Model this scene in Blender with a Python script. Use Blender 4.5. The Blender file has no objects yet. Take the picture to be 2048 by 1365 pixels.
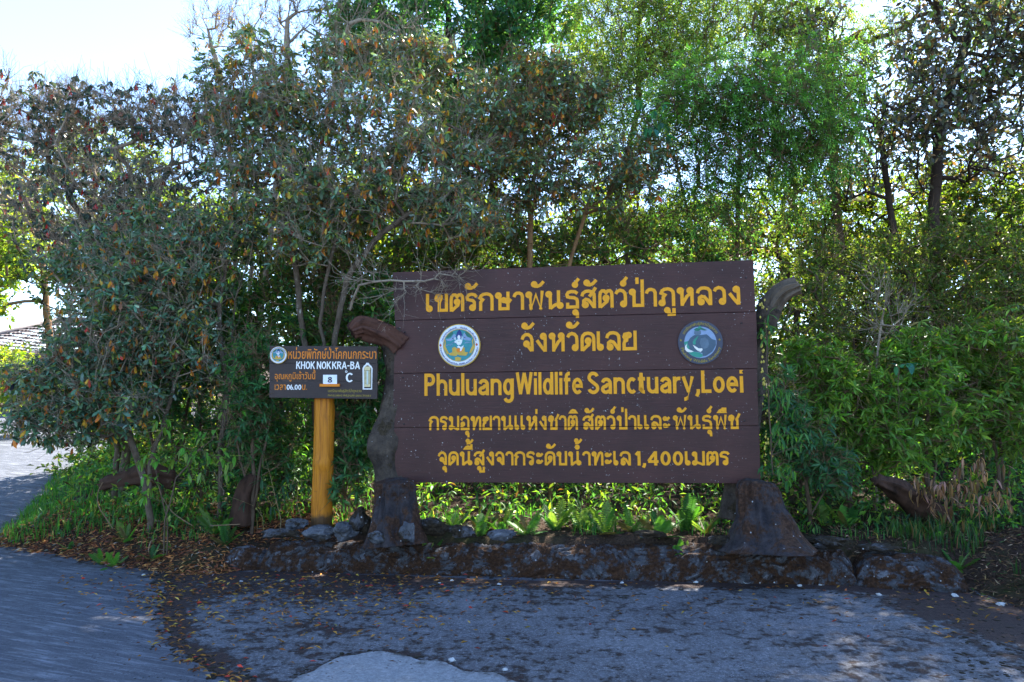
import bpy, bmesh, math, random
import numpy as np
from mathutils import Vector, Matrix, noise as mn

# ------------------------------------------------------------------ camera, world, sun, exposure
SC = bpy.context.scene
COL = SC.collection
F, PITCH, EYE = 1500.0, math.radians(4.48), 1.6
cam = bpy.data.objects.new('camera', bpy.data.cameras.new('camera'))
COL.objects.link(cam)
cam.location = (0, 0, EYE)
cam.rotation_euler = (math.radians(90) + PITCH, 0, 0)
cam.data.sensor_width = 36
cam.data.lens = 36 * F / 2048
cam.data.clip_end = 2000
SC.camera = cam
SUN_AZ, SUN_EL = math.radians(30), math.radians(47)     # azimuth from +Y towards +X
W = bpy.data.worlds.new('World'); SC.world = W; W.use_nodes = True
wn = W.node_tree.nodes; sky = wn.new('ShaderNodeTexSky')
sky.sky_type = 'NISHITA'; sky.sun_disc = False
sky.sun_elevation = SUN_EL; sky.sun_rotation = SUN_AZ
sky.altitude = 1400; sky.air_density = 1.0; sky.dust_density = 0.8; sky.ozone_density = 3.0
W.node_tree.links.new(sky.outputs[0], wn['Background'].inputs[0])
wn['Background'].inputs[1].default_value = 0.125
sd = bpy.data.lights.new('sun', 'SUN'); sd.energy = 5.0; sd.angle = math.radians(0.5); sd.color = (1, .93, .82)
so = bpy.data.objects.new('sun', sd); COL.objects.link(so)
sv = Vector((math.sin(SUN_AZ) * math.cos(SUN_EL), math.cos(SUN_AZ) * math.cos(SUN_EL), math.sin(SUN_EL)))
so.rotation_euler = sv.to_track_quat('Z', 'Y').to_euler(); so.location = (6, 10, 30)
vs = SC.view_settings
vs.view_transform = 'Standard'; vs.look = 'None'; vs.gamma = 1.0; vs.exposure = 2.42
SC.cycles.max_bounces = 8; SC.cycles.transparent_max_bounces = 8

# ------------------------------------------------------------------ measuring: photo pixel + depth -> point
CT, ST = math.cos(PITCH), math.sin(PITCH)
def ray(px, py):
    cx, cy = (px - 1024) / F, (682.5 - py) / F
    return np.array([cx, CT - cy * ST, ST + cy * CT])
CAMP = np.array([0, 0, EYE])
def P(px, py, Y):
    d = ray(px, py); return CAMP + d * (Y / d[1])
def roadz(y): return 0.07 * np.maximum(0.0, np.asarray(y, float) - 7.5)
def PG(px, py, h=0.0):      # hits the road plane (+h)
    d = ray(px, py); z = EYE - h
    t = -z / d[2] if d[2] < -1e-6 else 1e9
    Y = t * d[1]
    if Y > 7.5: 
        t = (z + .525) / (0.07 * d[1] - d[2]); 
    return CAMP + d * t

# ------------------------------------------------------------------ materials
MATS = {}
class NT:
    def __init__(s, name, rough=.8, spec=.3):
        s.m = bpy.data.materials.new(name); s.m.use_nodes = True
        s.t = s.m.node_tree; s.n = s.t.nodes; s.b = s.n['Principled BSDF']; s.o = s.n['Material Output']
        s.b.inputs['Roughness'].default_value = rough; s.b.inputs['Specular IOR Level'].default_value = spec
        s.tc = s.n.new('ShaderNodeTexCoord'); MATS[name] = s.m
    def L(s, a, b): s.t.links.new(a, b)
    def mapping(s, scale=(1, 1, 1), rot=(0, 0, 0), src=None):
        m = s.n.new('ShaderNodeMapping'); m.inputs['Scale'].default_value = scale; m.inputs['Rotation'].default_value = rot
        s.L(src or s.tc.outputs['Object'], m.inputs[0]); return m.outputs[0]
    def noise(s, scale, vec=None, detail=6, rough=.6, dist=0):
        t = s.n.new('ShaderNodeTexNoise'); t.inputs['Scale'].default_value = scale; t.inputs['Detail'].default_value = detail
        t.inputs['Roughness'].default_value = rough; t.inputs['Distortion'].default_value = dist
        s.L(vec or s.tc.outputs['Object'], t.inputs['Vector']); return t.outputs['Fac']
    def voro(s, scale, vec=None, out='Distance'):
        t = s.n.new('ShaderNodeTexVoronoi'); t.inputs['Scale'].default_value = scale
        s.L(vec or s.tc.outputs['Object'], t.inputs['Vector']); return t.outputs[out]
    def ramp(s, fac, *stops):
        r = s.n.new('ShaderNodeValToRGB'); e = r.color_ramp.elements
        while len(e) < len(stops): e.new(.5)
        for k, (p, c) in enumerate(stops):
            e[k].position = p; e[k].color = (*c, 1) if isinstance(c, tuple) else (c, c, c, 1)
        s.L(fac, r.inputs[0]); return r.outputs[0]
    def mix(s, fac, a, b, mode='MIX'):
        m = s.n.new('ShaderNodeMix'); m.data_type = 'RGBA'; m.blend_type = mode
        for k, v in ((0, fac), (6, a), (7, b)):
            if isinstance(v, (int, float)): m.inputs[k].default_value = v if k == 0 else (v, v, v, 1)
            elif isinstance(v, tuple): m.inputs[k].default_value = (*v, 1)
            else: s.L(v, m.inputs[k])
        return m.outputs[2]
    def math(s, op, a, b=0.0):
        m = s.n.new('ShaderNodeMath'); m.operation = op
        for k, v in ((0, a), (1, b)):
            if isinstance(v, (int, float)): m.inputs[k].default_value = v
            else: s.L(v, m.inputs[k])
        return m.outputs[0]
    def attr(s, name, out='Color'):
        a = s.n.new('ShaderNodeAttribute'); a.attribute_name = name; return a.outputs[out]
    def color(s, c):
        if isinstance(c, tuple): s.b.inputs['Base Color'].default_value = (*c, 1)
        else: s.L(c, s.b.inputs['Base Color'])
        return s
    def bump(s, h, strength=.4, dist=.01):
        b = s.n.new('ShaderNodeBump'); b.inputs['Strength'].default_value = strength; b.inputs['Distance'].default_value = dist
        s.L(h, b.inputs['Height']); s.L(b.outputs[0], s.b.inputs['Normal']); return s

def leaf_mat(name, rough=.45, spec=.4, trans=.35, warm=(1.5, 1.6, .6)):
    s = NT(name, rough, spec); t = s.attr('tint'); s.color(t)
    tr = s.n.new('ShaderNodeBsdfTranslucent'); s.L(s.mix(1.0, t, warm, 'MULTIPLY'), tr.inputs[0])
    mx = s.n.new('ShaderNodeMixShader'); mx.inputs[0].default_value = trans
    s.L(s.b.outputs[0], mx.inputs[1]); s.L(tr.outputs[0], mx.inputs[2]); s.L(mx.outputs[0], s.o.inputs[0]); return s.m
leaf_mat('leaf_leathery', .42, .32, .27, (1.6, 1.5, .6))
leaf_mat('leaf_soft', .5, .35, .45, (2.4, 2.3, .7))
leaf_mat('leaf_dark', .35, .5, .15, (1.2, 1.2, .6))
leaf_mat('leaf_litter', .8, .15, .1, (1, 1, 1))

def bark(name, c1, c2, c3, scale=14):
    s = NT(name, .9, .15); n = s.noise(scale, s.mapping((1, 1, .45)), 5, .65)
    base = s.ramp(n, (.3, c1), (.5, c2), (.62, c2), (.72, c3))
    s.color(base).bump(s.noise(scale * 5, None, 4), .6, .01); return s.m
bark('bark_lichen', (.045, .032, .022), (.12, .09, .065), (.42, .4, .34), 22)
bark('bark_brown', (.05, .035, .025), (.11, .075, .05), (.2, .17, .13), 10)
bark('bark_dark', (.025, .018, .014), (.05, .035, .028), (.11, .09, .07), 9)
bark('bark_orange', (.12, .06, .03), (.24, .13, .06), (.34, .26, .17), 12)
bark('twig_grey', (.15, .11, .075), (.3, .24, .175), (.48, .42, .33), 30)
bark('twig_brown', (.1, .065, .035), (.2, .13, .075), (.34, .26, .18), 30)
bark('red_wood', (.02, .01, .008), (.09, .042, .03), (.26, .18, .14), 7)
bark('stub_wood', (.03, .022, .016), (.12, .09, .065), (.34, .29, .24), 7)
bark('rot_wood', (.018, .01, .007), (.06, .032, .022), (.13, .09, .065), 7)
bark('dry_stem', (.15, .1, .05), (.28, .2, .1), (.4, .33, .2), 20)

def painted(name, c, rough=.55, var=.25, wear=(.45, .45, .42), wearpos=.72, grain=(2, 2, 30), bmp=.25):
    s = NT(name, rough, .3)
    n = s.noise(2.2, None, 6); g = s.noise(6, s.mapping(grain), 5, .6)
    dk = tuple(x * (1 - var) for x in c); lt = tuple(min(1, x * (1 + var)) for x in c)
    col = s.mix(.5, s.ramp(n, (.3, dk), (.7, lt)), s.ramp(g, (.3, dk), (.7, lt)))
    w = s.ramp(s.noise(55, None, 3, .5), (wearpos, 0.0), (wearpos + .02, 1.0))
    w2 = s.ramp(s.noise(3.1, None, 4, .6), (.42, 0.0), (.6, 1.0))
    col = s.mix(s.math('MULTIPLY', w, w2), col, wear)
    s.color(col).bump(g, bmp, .004); return s.m
painted('sign_brown', (.05, .0165, .0135), .5, .5, (.5, .5, .5), .69, (1.0, 1.0, 34), .6)
painted('letter_yellow', (.72, .3, .002), .5, .2, (.35, .3, .2), .74, (8, 8, 8), .2)
painted('letter_orange', (.68, .2, .006), .5, .15, (.3, .2, .1), .76, (8, 8, 8), .2)
painted('letter_white', (.78, .78, .76), .5, .08, (.4, .4, .4), .8, (8, 8, 8), .1)
painted('board_dark', (.036, .023, .021), .5, .35, (.3, .3, .3), .76, (1.5, 1.5, 70), .4)
painted('letter_dull', (.3, .22, .03), .6, .2, (.2, .18, .1), .7, (8, 8, 8), .1)
def flat(name, c, rough=.5, var=.12):
    s = NT(name, rough, .3); n = s.noise(25, None, 4)
    s.color(s.ramp(n, (.3, tuple(x * (1 - var) for x in c)), (.7, tuple(min(1, x * (1 + var)) for x in c)))); return s.m
for nm, c in dict(black_paint=(.01, .01, .012), card_white=(.72, .76, .86), ring_white=(.68, .7, .74), gold=(.5, .32, .05), teal=(.03, .22, .24),
                  deep_green=(.02, .13, .09), navy=(.012, .03, .16), red_paint=(.4, .05, .02), pale_blue=(.17, .33, .46), slate=(.05, .09, .13), slate_light=(.09, .14, .19),
                  ring_dark=(.045, .05, .075), emblem_green=(.03, .24, .17), ivory=(.66, .66, .6), mist_blue=(.2, .28, .42), thermo_cream=(.62, .52, .28),
                  thermo_glass=(.5, .58, .52), bolt_dark=(.02, .015, .015)).items(): flat(nm, c)

def orange_post():
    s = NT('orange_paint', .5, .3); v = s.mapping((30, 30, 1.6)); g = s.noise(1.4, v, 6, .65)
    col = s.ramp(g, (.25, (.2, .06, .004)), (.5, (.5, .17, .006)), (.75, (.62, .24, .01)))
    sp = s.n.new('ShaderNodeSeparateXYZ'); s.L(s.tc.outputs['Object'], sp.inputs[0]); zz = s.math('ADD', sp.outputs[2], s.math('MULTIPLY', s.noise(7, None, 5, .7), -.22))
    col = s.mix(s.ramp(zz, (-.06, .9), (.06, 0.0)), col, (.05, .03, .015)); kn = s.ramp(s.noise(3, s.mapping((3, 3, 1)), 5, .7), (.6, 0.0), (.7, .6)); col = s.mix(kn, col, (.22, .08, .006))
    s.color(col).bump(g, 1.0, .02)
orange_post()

def concrete(name, lo, hi, moss, moss_bias, streak=None, speck=.8):
    s = NT(name, .85, .25)
    big = s.noise(1.1, None, 6, .65)
    fine = s.noise(38, None, 6, .8)
    col = s.mix(.6, s.ramp(big, (.3, lo), (.7, hi)), s.ramp(fine, (.36, tuple(x * .55 for x in lo)), (.5, lo), (.66, tuple(x * 1.25 for x in hi))))
    if streak:
        v = s.mapping((.5, 4.5, 1), (0, 0, 0), s.mapping((1, 1, 1), (0, 0, streak)))
        st_ = s.noise(4.2, v, 9, .78, .3)
        col = s.mix(.72, col, s.ramp(st_, (.36, tuple(x * .5 for x in lo)), (.5, lo), (.58, tuple(x * .9 for x in hi)), (.68, tuple(min(1, x * 1.7) for x in hi))))
    vv = s.voro(70); wn_ = s.noise(9, None, 4, .7)
    col = s.mix(s.math('MULTIPLY', s.ramp(vv, (.12, 1.0), (.25, 0.0)), s.ramp(wn_, (.4, 0.0), (.6, speck))), col, tuple(min(1, x * 1.9) for x in hi))
    vd = s.voro(26); wd = s.noise(3.3, None, 4, .7)
    col = s.mix(s.math('MULTIPLY', s.ramp(vd, (.14, 1.0), (.2, 0.0)), s.ramp(wd, (.46, 0.0), (.56, 1.0))), col, moss)
    m1 = s.math('ADD', s.math('MULTIPLY', s.noise(10, s.mapping((1.0, 1.0, 1)), 9, .74, .15), .72), s.math('MULTIPLY', s.noise(2.1, None, 3, .5), .28))
    m2 = s.attr('moss', 'Fac')
    f = s.math('ADD', m1, s.math('MULTIPLY', m2, .4))
    mask = s.ramp(f, (moss_bias, 0.0), (moss_bias + .05, .93))
    stain = s.ramp(f, (moss_bias - .1, 0.0), (moss_bias, .45))
    mcol = s.ramp(s.noise(30, None, 4), (.35, moss), (.65, tuple(x * 2.3 for x in moss)))
    col = s.mix(mask, s.mix(stain, col, (.05, .04, .035)), mcol)
    h = s.math('ADD', s.math('MULTIPLY', fine, .9), s.math('MULTIPLY', mask, .9))
    s.color(col).bump(h, .9, .014)
    return s.m
concrete('road_concrete', (.07, .078, .098), (.165, .178, .21), (.014, .011, .009), .73, math.radians(22), .5)
concrete('apron_concrete', (.075, .082, .1), (.235, .245, .27), (.022, .012, .01), .543)
concrete('patch_concrete', (.19, .205, .225), (.28, .29, .31), (.05, .04, .035), .8, None, .3)

def rock_mat(name, c1, c2, mossc, mb, groove=True, sc=1.0, vert=False, ridge=False):
    s = NT(name, .9, .2)
    n = s.noise(9 * sc, None, 6, .7)
    col = s.ramp(n, (.35, c1), (.6, c2), (.72, tuple(min(1, x * 1.9) for x in c2)))
    wv = s.n.new('ShaderNodeTexWave'); wv.inputs['Scale'].default_value = 7 * sc; wv.inputs['Distortion'].default_value = 9; wv.inputs['Detail'].default_value = 4
    wv.inputs['Detail Scale'].default_value = .7; wv.bands_direction = 'Z'
    s.L(s.mapping((.5, .5, 1.6)), wv.inputs[0])
    g = (s.noise(9, s.mapping((2.2, 2.2, .35)), 5, .6, 1.5) if vert else wv.outputs['Fac']) if groove else n
    col = s.mix(s.ramp(g, (.12, .75), (.4, 0.0)), col, tuple(x * .35 for x in c1))
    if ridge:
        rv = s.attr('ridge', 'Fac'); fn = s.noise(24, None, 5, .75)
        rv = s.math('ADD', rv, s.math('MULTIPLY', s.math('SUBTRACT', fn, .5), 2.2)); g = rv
        col = s.mix(s.ramp(rv, (-.0, 1.0), (.28, 0.0)), col, tuple(x * .7 for x in mossc)); col = s.mix(s.ramp(rv, (.8, 0.0), (1.0, .75)), col, tuple(min(1, x * 1.9) for x in c2))  # grooves painted moss-dark, ridges pale, so the relief shows under flat light
    mm = s.ramp(s.noise(8.5 if ridge else 4.2, None, 8, .75), (mb, 0.0), (mb + .06, 1.0))
    col = s.mix(mm, col, s.ramp(s.noise(40, None, 3), (.4, mossc), (.65, tuple(x * 2.4 for x in mossc))))
    ws = s.ramp(s.voro(16), (.07, 1.0), (.13, 0.0)); wm = s.ramp(s.noise(5, None, 2), (.5, 0.0), (.62, 1.0))
    col = s.mix(s.math('MULTIPLY', ws, wm), col, (.5, .52, .55))
    s.color(col).bump(s.math('ADD', g, s.noise(45, None, 4)), .9, .02); return s.m
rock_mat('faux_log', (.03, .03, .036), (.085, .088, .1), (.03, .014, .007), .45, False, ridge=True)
rock_mat('mossy_rock', (.035, .035, .038), (.09, .09, .1), (.018, .013, .008), .42, False)
rock_mat('stump_concrete', (.018, .016, .019), (.055, .046, .048), (.03, .015, .009), .47, vert=True)
rock_mat('grey_rock', (.035, .038, .046), (.11, .115, .13), (.02, .015, .01), .53, False)
rock_mat('trunk_concrete', (.03, .023, .019), (.085, .065, .05), (.025, .018, .01), .55, True, .6, True)
flat('white_stone', (.36, .37, .38), .7, .2)

def soil():
    s = NT('soil', .95, .1); n = s.noise(6, None, 7, .7); f = s.noise(60, None, 3, .7)
    col = s.mix(.5, s.ramp(n, (.3, (.02, .014, .01)), (.7, (.07, .045, .03))), s.ramp(f, (.35, (.015, .01, .008)), (.7, (.1, .065, .045))))
    g = s.ramp(s.noise(.9, None, 4), (.5, 0.0), (.65, .7)); col = s.mix(g, col, (.03, .04, .012))
    s.color(col).bump(f, .8, .03)
soil()
def tiles():
    s = NT('roof_tile', .7, .3); n = s.noise(3, None, 4); s.color(s.ramp(n, (.3, (.1, .085, .085)), (.7, (.2, .17, .165))))
tiles()
flat('fascia_brown', (.12, .035, .025)); flat('wood_post', (.1, .05, .03)); flat('dark_wall', (.08, .05, .035))

# ------------------------------------------------------------------ object helpers
def tagset(o, label=None, cat=None, group=None, kind=None):
    for k, v in (('label', label), ('category', cat), ('group', group), ('kind', kind)):
        if v: o[k] = v
    return o
def empty(name, loc, label=None, cat=None, group=None):
    o = bpy.data.objects.new(name, None); COL.objects.link(o); o.location = [float(x) for x in loc]; o.empty_display_size = .1
    return tagset(o, label, cat, group)
def worldloc(o):
    v = np.zeros(3)
    while o is not None: v = v + np.array(o.location); o = o.parent
    return v
def mesh_np(name, V, faces, mat, parent=None, tint=None, smooth=False, attrs=None):
    """faces: list of int arrays (n,k)"""
    V = np.asarray(V, dtype=np.float32)
    if parent is not None: V = V - worldloc(parent).astype(np.float32)
    me = bpy.data.meshes.new(name)
    faces = [np.asarray(f, dtype=np.int32) for f in faces if len(f)]
    me.vertices.add(len(V)); me.vertices.foreach_set('co', V.ravel())
    tot = sum(f.size for f in faces); npoly = sum(len(f) for f in faces)
    me.loops.add(tot); me.loops.foreach_set('vertex_index', np.concatenate([f.ravel() for f in faces]))
    me.polygons.add(npoly)
    sizes = np.concatenate([np.full(len(f), f.shape[1]) for f in faces])
    starts = np.concatenate([[0], np.cumsum(sizes)[:-1]]).astype(np.int32)
    me.polygons.foreach_set('loop_start', starts)
    me.update(calc_edges=True)
    if smooth: me.polygons.foreach_set('use_smooth', np.ones(npoly, dtype=bool))
    if tint is not None:
        a = me.color_attributes.new('tint', 'FLOAT_COLOR', 'POINT')
        c = np.ones((len(V), 4), np.float32); c[:, :3] = tint; a.data.foreach_set('color', c.ravel())
    if attrs:
        for k, v in attrs.items():
            a = me.attributes.new(k, 'FLOAT', 'POINT'); a.data.foreach_set('value', np.asarray(v, np.float32))
    me.materials.append(MATS[mat] if isinstance(mat, str) else mat)
    o = bpy.data.objects.new(name, me); COL.objects.link(o); o.parent = parent
    return o
def bm_obj(name, bm, mat, parent=None, smooth=False):
    bmesh.ops.recalc_face_normals(bm, faces=bm.faces)
    if parent is not None: bmesh.ops.translate(bm, vec=-Vector(worldloc(parent)), verts=bm.verts)
    me = bpy.data.meshes.new(name); bm.to_mesh(me); bm.free()
    if smooth:
        for p in me.polygons: p.use_smooth = True
    me.materials.append(MATS[mat]); o = bpy.data.objects.new(name, me); COL.objects.link(o); o.parent = parent; return o
def nrm(v): 
    v = np.asarray(v, float); return v / (np.linalg.norm(v, axis=-1, keepdims=True) + 1e-9)
def frames(d):
    d = nrm(d); ref = np.where(np.abs(d[:, 2:3]) > .95, np.array([[1., 0, 0]]), np.array([[0, 0, 1.]]))
    a = nrm(np.cross(d, ref)); b = np.cross(a, d); return a, b

# ------------------------------------------------------------------ lofted solids with real relief
def loft(name, pts, radii, mat, parent=None, sides=28, step=.04, rough=.012, groove=0.0, gfreq=9, flat_=1.0, seed=0, caps=True, flare=None, twist=0.):
    pts = [Vector(p) for p in pts]
    L = [0]
    for a, b in zip(pts, pts[1:]): L.append(L[-1] + (b - a).length)
    n = max(3, int(L[-1] / step)); cs, rs = [], []
    for i in range(n + 1):
        s = L[-1] * i / n
        k = min(len(pts) - 2, max(j for j in range(len(pts) - 1) if L[j] <= s + 1e-9)); t = (s - L[k]) / (L[k + 1] - L[k] + 1e-9)
        p0, p1, p2, p3 = pts[max(0, k - 1)], pts[k], pts[k + 1], pts[min(len(pts) - 1, k + 2)]
        cs.append(.5 * ((2 * p1) + (p2 - p0) * t + (2 * p0 - 5 * p1 + 4 * p2 - p3) * t * t + (3 * p1 - p0 - 3 * p2 + p3) * t ** 3))
        u = t * t * (3 - 2 * t); rs.append(radii[k] * (1 - u) + radii[k + 1] * u)
    V = []; a = None
    for i, c in enumerate(cs):
        d = (cs[min(n, i + 1)] - cs[max(0, i - 1)]).normalized()
        if a is None:
            a = d.cross(Vector((0, 0, 1)) if abs(d.z) < .9 else Vector((1, 0, 0))).normalized()
        a = (a - d * a.dot(d)).normalized(); b = d.cross(a)
        for j in range(sides):
            th = 2 * math.pi * j / sides
            q = Vector((math.cos(th) * 1.3, math.sin(th) * 1.3, i * step * 1.2 + seed * 7.3))
            nz = mn.noise(q * 1.3) * rough * 2.2 + mn.noise(q * 4.5) * rough + (.35 - abs(mn.noise(Vector((q.x * 3.5, q.y * 3.5, q.z * 3))))) * rough * .7
            nz += groove * math.sin(gfreq * th + twist * i * step + 5 * mn.noise(q * .9 + Vector((5, 0, 0)))) + groove * .7 * mn.noise(Vector((math.cos(th) * 7, math.sin(th) * 7, i * step * 2.5 + seed)))
            r = rs[i] + nz
            if flare: r += flare(th, i / n)
            V.append(c + a * (math.cos(th) * r) + b * (math.sin(th) * r * flat_))
    Fq = []
    for i in range(n):
        for j in range(sides):
            k = (j + 1) % sides; Fq.append((i * sides + j, i * sides + k, (i + 1) * sides + k, (i + 1) * sides + j))
    V = np.array([tuple(v) for v in V]); T = []
    if caps:
        V = np.vstack([V, [tuple(cs[0])], [tuple(cs[-1])]]); m0 = len(V) - 2
        for j in range(sides):
            k = (j + 1) % sides; T.append((m0, k, j)); T.append((m0 + 1, n * sides + j, n * sides + k))
    return mesh_np(name, V, [Fq, T], mat, parent, smooth=True)

def blob(name, c, r, mat, parent=None, seed=0, sub=3, rough=.25, label=None, cat='rock', group=None):
    bm = bmesh.new(); bmesh.ops.create_icosphere(bm, subdivisions=sub, radius=1)
    for v in bm.verts:
        q = v.co * 1.1 + Vector((seed * 3.1, seed * 1.7, 0)); k = 1 + rough * mn.noise(q) * 1.6 + rough * .5 * mn.noise(q * 3)
        v.co = Vector((v.co.x * r[0] * k, v.co.y * r[1] * k, v.co.z * r[2] * k)) + Vector(c)
    o = bm_obj(name, bm, mat, parent, smooth=False)
    if label: tagset(o, label, cat, group)
    return o

# ------------------------------------------------------------------ terrain
BANK = [PG(0, 1097)[:2] + np.array([-.5, .25]), PG(0, 1097)[:2], PG(100, 1112)[:2], PG(200, 1132)[:2], PG(330, 1152)[:2], PG(430, 1152)[:2], PG(520, 1146)[:2],
        PG(800, 1156)[:2], PG(1000, 1164)[:2], PG(1300, 1168)[:2], PG(1720, 1174)[:2], PG(1950, 1188)[:2], PG(2060, 1225)[:2], np.array([7, 5.3]), np.array([60, 3.0]), np.array([300, 3.0]),
        np.array([300, 400]), np.array([-300, 400]), np.array([-300, 26.0]), np.array([-13, 26.0]), np.array([-10.2, 22.0]),
        PG(195, 900)[:2], PG(165, 925)[:2], PG(110, 955)[:2], PG(62, 1010)[:2], PG(0, 1070)[:2], PG(0, 1085)[:2] + np.array([-.45, .2])]
BANK = np.array(BANK); FOOT = BANK[5:13].copy()
BANK[6:12] += np.array([0, .26])
def sdist(X, Y):
    """signed distance to the bank outline, positive inside"""
    p = np.stack([X, Y], -1); d = np.full(X.shape, 1e9); ins = np.zeros(X.shape, bool)
    for a, b in zip(BANK, np.roll(BANK, -1, axis=0)):
        e = b - a; w = p - a; t = np.clip((w @ e) / (e @ e), 0, 1); q = w - t[..., None] * e; d = np.minimum(d, np.hypot(q[..., 0], q[..., 1]))
        c = ((a[1] > Y) != (b[1] > Y)) & (X < (b[0] - a[0]) * (Y - a[1]) / (b[1] - a[1] + 1e-12) + a[0]); ins ^= c
    return np.where(ins, d, -d)
def vnoise(X, Y, s, o=0.):
    return np.array([mn.noise(Vector((x * s + o, y * s, o))) for x, y in zip(X.ravel(), Y.ravel())]).reshape(X.shape)
def ground_h(X, Y, fine=True):
    X = np.asarray(X, float); Y = np.asarray(Y, float); d = sdist(X, Y)
    right = 1 / (1 + np.exp(-np.clip((X + 2.2) * 5, -40, 40)))          # behind the kerb the soil is held up straight away
    w = .75 * (1 - right) + .16 * right + .7 / (1 + np.exp(-np.clip((X - 4.0) * 6, -40, 40)))
    s = np.clip(d / w, 0, 1); s = s * s * (3 - 2 * s)
    z = roadz(Y) * (1 - .35 * s) + s * (.3 + .03 * right) + np.clip(d - .5, 0, 3) * .03
    z = np.where(d < 0, roadz(Y) - .05, z - .01)
    z = np.where(Y > 26, np.maximum(z, 1.35), z)
    n = vnoise(X, Y, 2.3, 3.) * .035 + vnoise(X, Y, 7, 9.) * .014
    return z + np.where(d > 0, n * s, 0)
def axis(lo, hi, step, far, n):
    g = np.geomspace(.3, far, n); return np.concatenate([lo - g[::-1], np.arange(lo, hi, step), hi + g])
def grid(xs, ys):
    X, Y = np.meshgrid(xs, ys); nx, ny = len(xs), len(ys)
    i = np.arange(nx - 1)[None, :] + np.arange(ny - 1)[:, None] * nx
    return X, Y, np.stack([i, i + 1, i + 1 + nx, i + nx], -1).reshape(-1, 4)
X, Y, Q = grid(axis(-7.5, 6.0, .1, 500, 22), axis(4.8, 12.5, .1, 500, 22))
g = mesh_np('ground', np.stack([X, Y, ground_h(X, Y)], -1).reshape(-1, 3), [Q], 'soil', smooth=True); g['kind'] = 'structure'
JOINT = np.array([PG(*p)[:2] for p in [(335, 1150), (322, 1215), (345, 1290), (425, 1345), (520, 1385), (620, 1440)]])
PATCH = [PG(*p)[:2] for p in [(560, 1390), (600, 1356), (632, 1343), (668, 1318), (715, 1313), (752, 1303), (800, 1309), (838, 1323), (890, 1327), (925, 1344), (985, 1349), (1045, 1372), (1130, 1430), (900, 1600), (500, 1600)]]
def pline(X, Y, pts):
    p = np.stack([X, Y], -1); d = np.full(X.shape, 1e9)
    for a, b in zip(pts, pts[1:]):
        e = b - a; w = p - a; t = np.clip((w @ e) / (e @ e), 0, 1); q = w - t[..., None] * e; d = np.minimum(d, np.hypot(q[..., 0], q[..., 1]))
    return d
X, Y, Q = grid(np.concatenate([np.arange(-30, -8, .5), np.arange(-8, 7, .14), np.arange(7, 30, .8)]), np.concatenate([np.arange(-12, 3, .6), np.arange(3, 9.5, .14), np.arange(9.5, 27, .5)]))
db = np.minimum(-sdist(X, Y), pline(X, Y, FOOT)); dj = pline(X, Y, JOINT)
moss = np.clip(1 - db / .5, 0, 1) ** 1.3 * .55 + np.clip(1 - dj / .16, 0, 1) * .6
g = mesh_np('road', np.stack([X, Y, roadz(Y)], -1).reshape(-1, 3), [Q], 'road_concrete', attrs={'moss': moss.ravel()}); g['kind'] = 'structure'

def sheet(name, outline, z, mat, cell, mossf, kind='structure', wob=.04):
    xs = [p[0] for p in outline]; ys = [p[1] for p in outline]
    X, Y, Q = grid(np.arange(min(xs), max(xs) + cell, cell), np.arange(min(ys), max(ys) + cell, cell))
    ol = np.array(outline); p = (X, Y); ins = np.zeros(X.shape, bool)
    for a, b in zip(ol, np.roll(ol, -1, axis=0)):
        ins ^= ((a[1] > Y) != (b[1] > Y)) & (X < (b[0] - a[0]) * (Y - a[1]) / (b[1] - a[1] + 1e-12) + a[0])
    ins = ins.ravel(); Q = Q[ins[Q].all(axis=1)]
    d = pline(X, Y, np.vstack([ol, ol[:1]]))
    # clear outline: cells near the edge are pulled onto it
    Xr, Yr = X.ravel().copy(), Y.ravel().copy(); use = np.unique(Q)
    cnt = np.bincount(Q.ravel(), minlength=len(Xr)); edge = use[cnt[use] < 4]
    for k in edge:
        q = np.array([Xr[k], Yr[k]]); best = None
        for a, b in zip(ol, np.roll(ol, -1, axis=0)):
            e = b - a; t = max(0, min(1, (q - a) @ e / (e @ e))); c = a + t * e; dd = np.hypot(*(q - c))
            if best is None or dd < best[0]: best = (dd, c)
        j = 1 + 0 * k; Xr[k], Yr[k] = best[1] + np.array([mn.noise(Vector((q[0] * 6, q[1] * 6, 1))), mn.noise(Vector((q[0] * 6, q[1] * 6, 8)))]) * wob
    V = np.stack([Xr, Yr, roadz(Yr) + z], -1)
    o = mesh_np(name, V, [Q], mat, attrs={'moss': mossf(X, Y, d).ravel()}); o['kind'] = kind; return o
AP = [tuple(p) for p in JOINT] + [(0.5, 1.5), (9, 1.5), (9, 4.6), (7, 5.25)] + [tuple(p) for p in FOOT[7:0:-1] + np.array([0, .06])] 
def apm(X, Y, d):
    ds = pline(X, Y, FOOT); n = vnoise(X, Y, 1.1, 4.)
    left = np.clip((.2 - X) / 2.6, 0, 1) * np.clip(1 - ds / 1.3, 0, 1)
    rx = np.clip((X - (3.0 + (Y - 4) * -.12)) / 1.1, 0, 1)
    return np.clip(1 - ds / .32, 0, 1) ** 2 * .55 + np.clip(1 - pline(X, Y, JOINT) / .22, 0, 1) * .55 + left * .42 + n * .15 + rx * .75 + np.clip(1 - pline(X, Y, np.array(PATCH + PATCH[:1])) / .12, 0, 1) * .22
sheet('concrete_apron', AP, .004, 'apron_concrete', .06, apm)
sheet('concrete_patch', PATCH, .009, 'patch_concrete', .035, lambda X, Y, d: np.clip(1 - d / .14, 0, 1) * .75)
def gz(x, y): return float(ground_h(np.array([x]), np.array([y]))[0])
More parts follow.
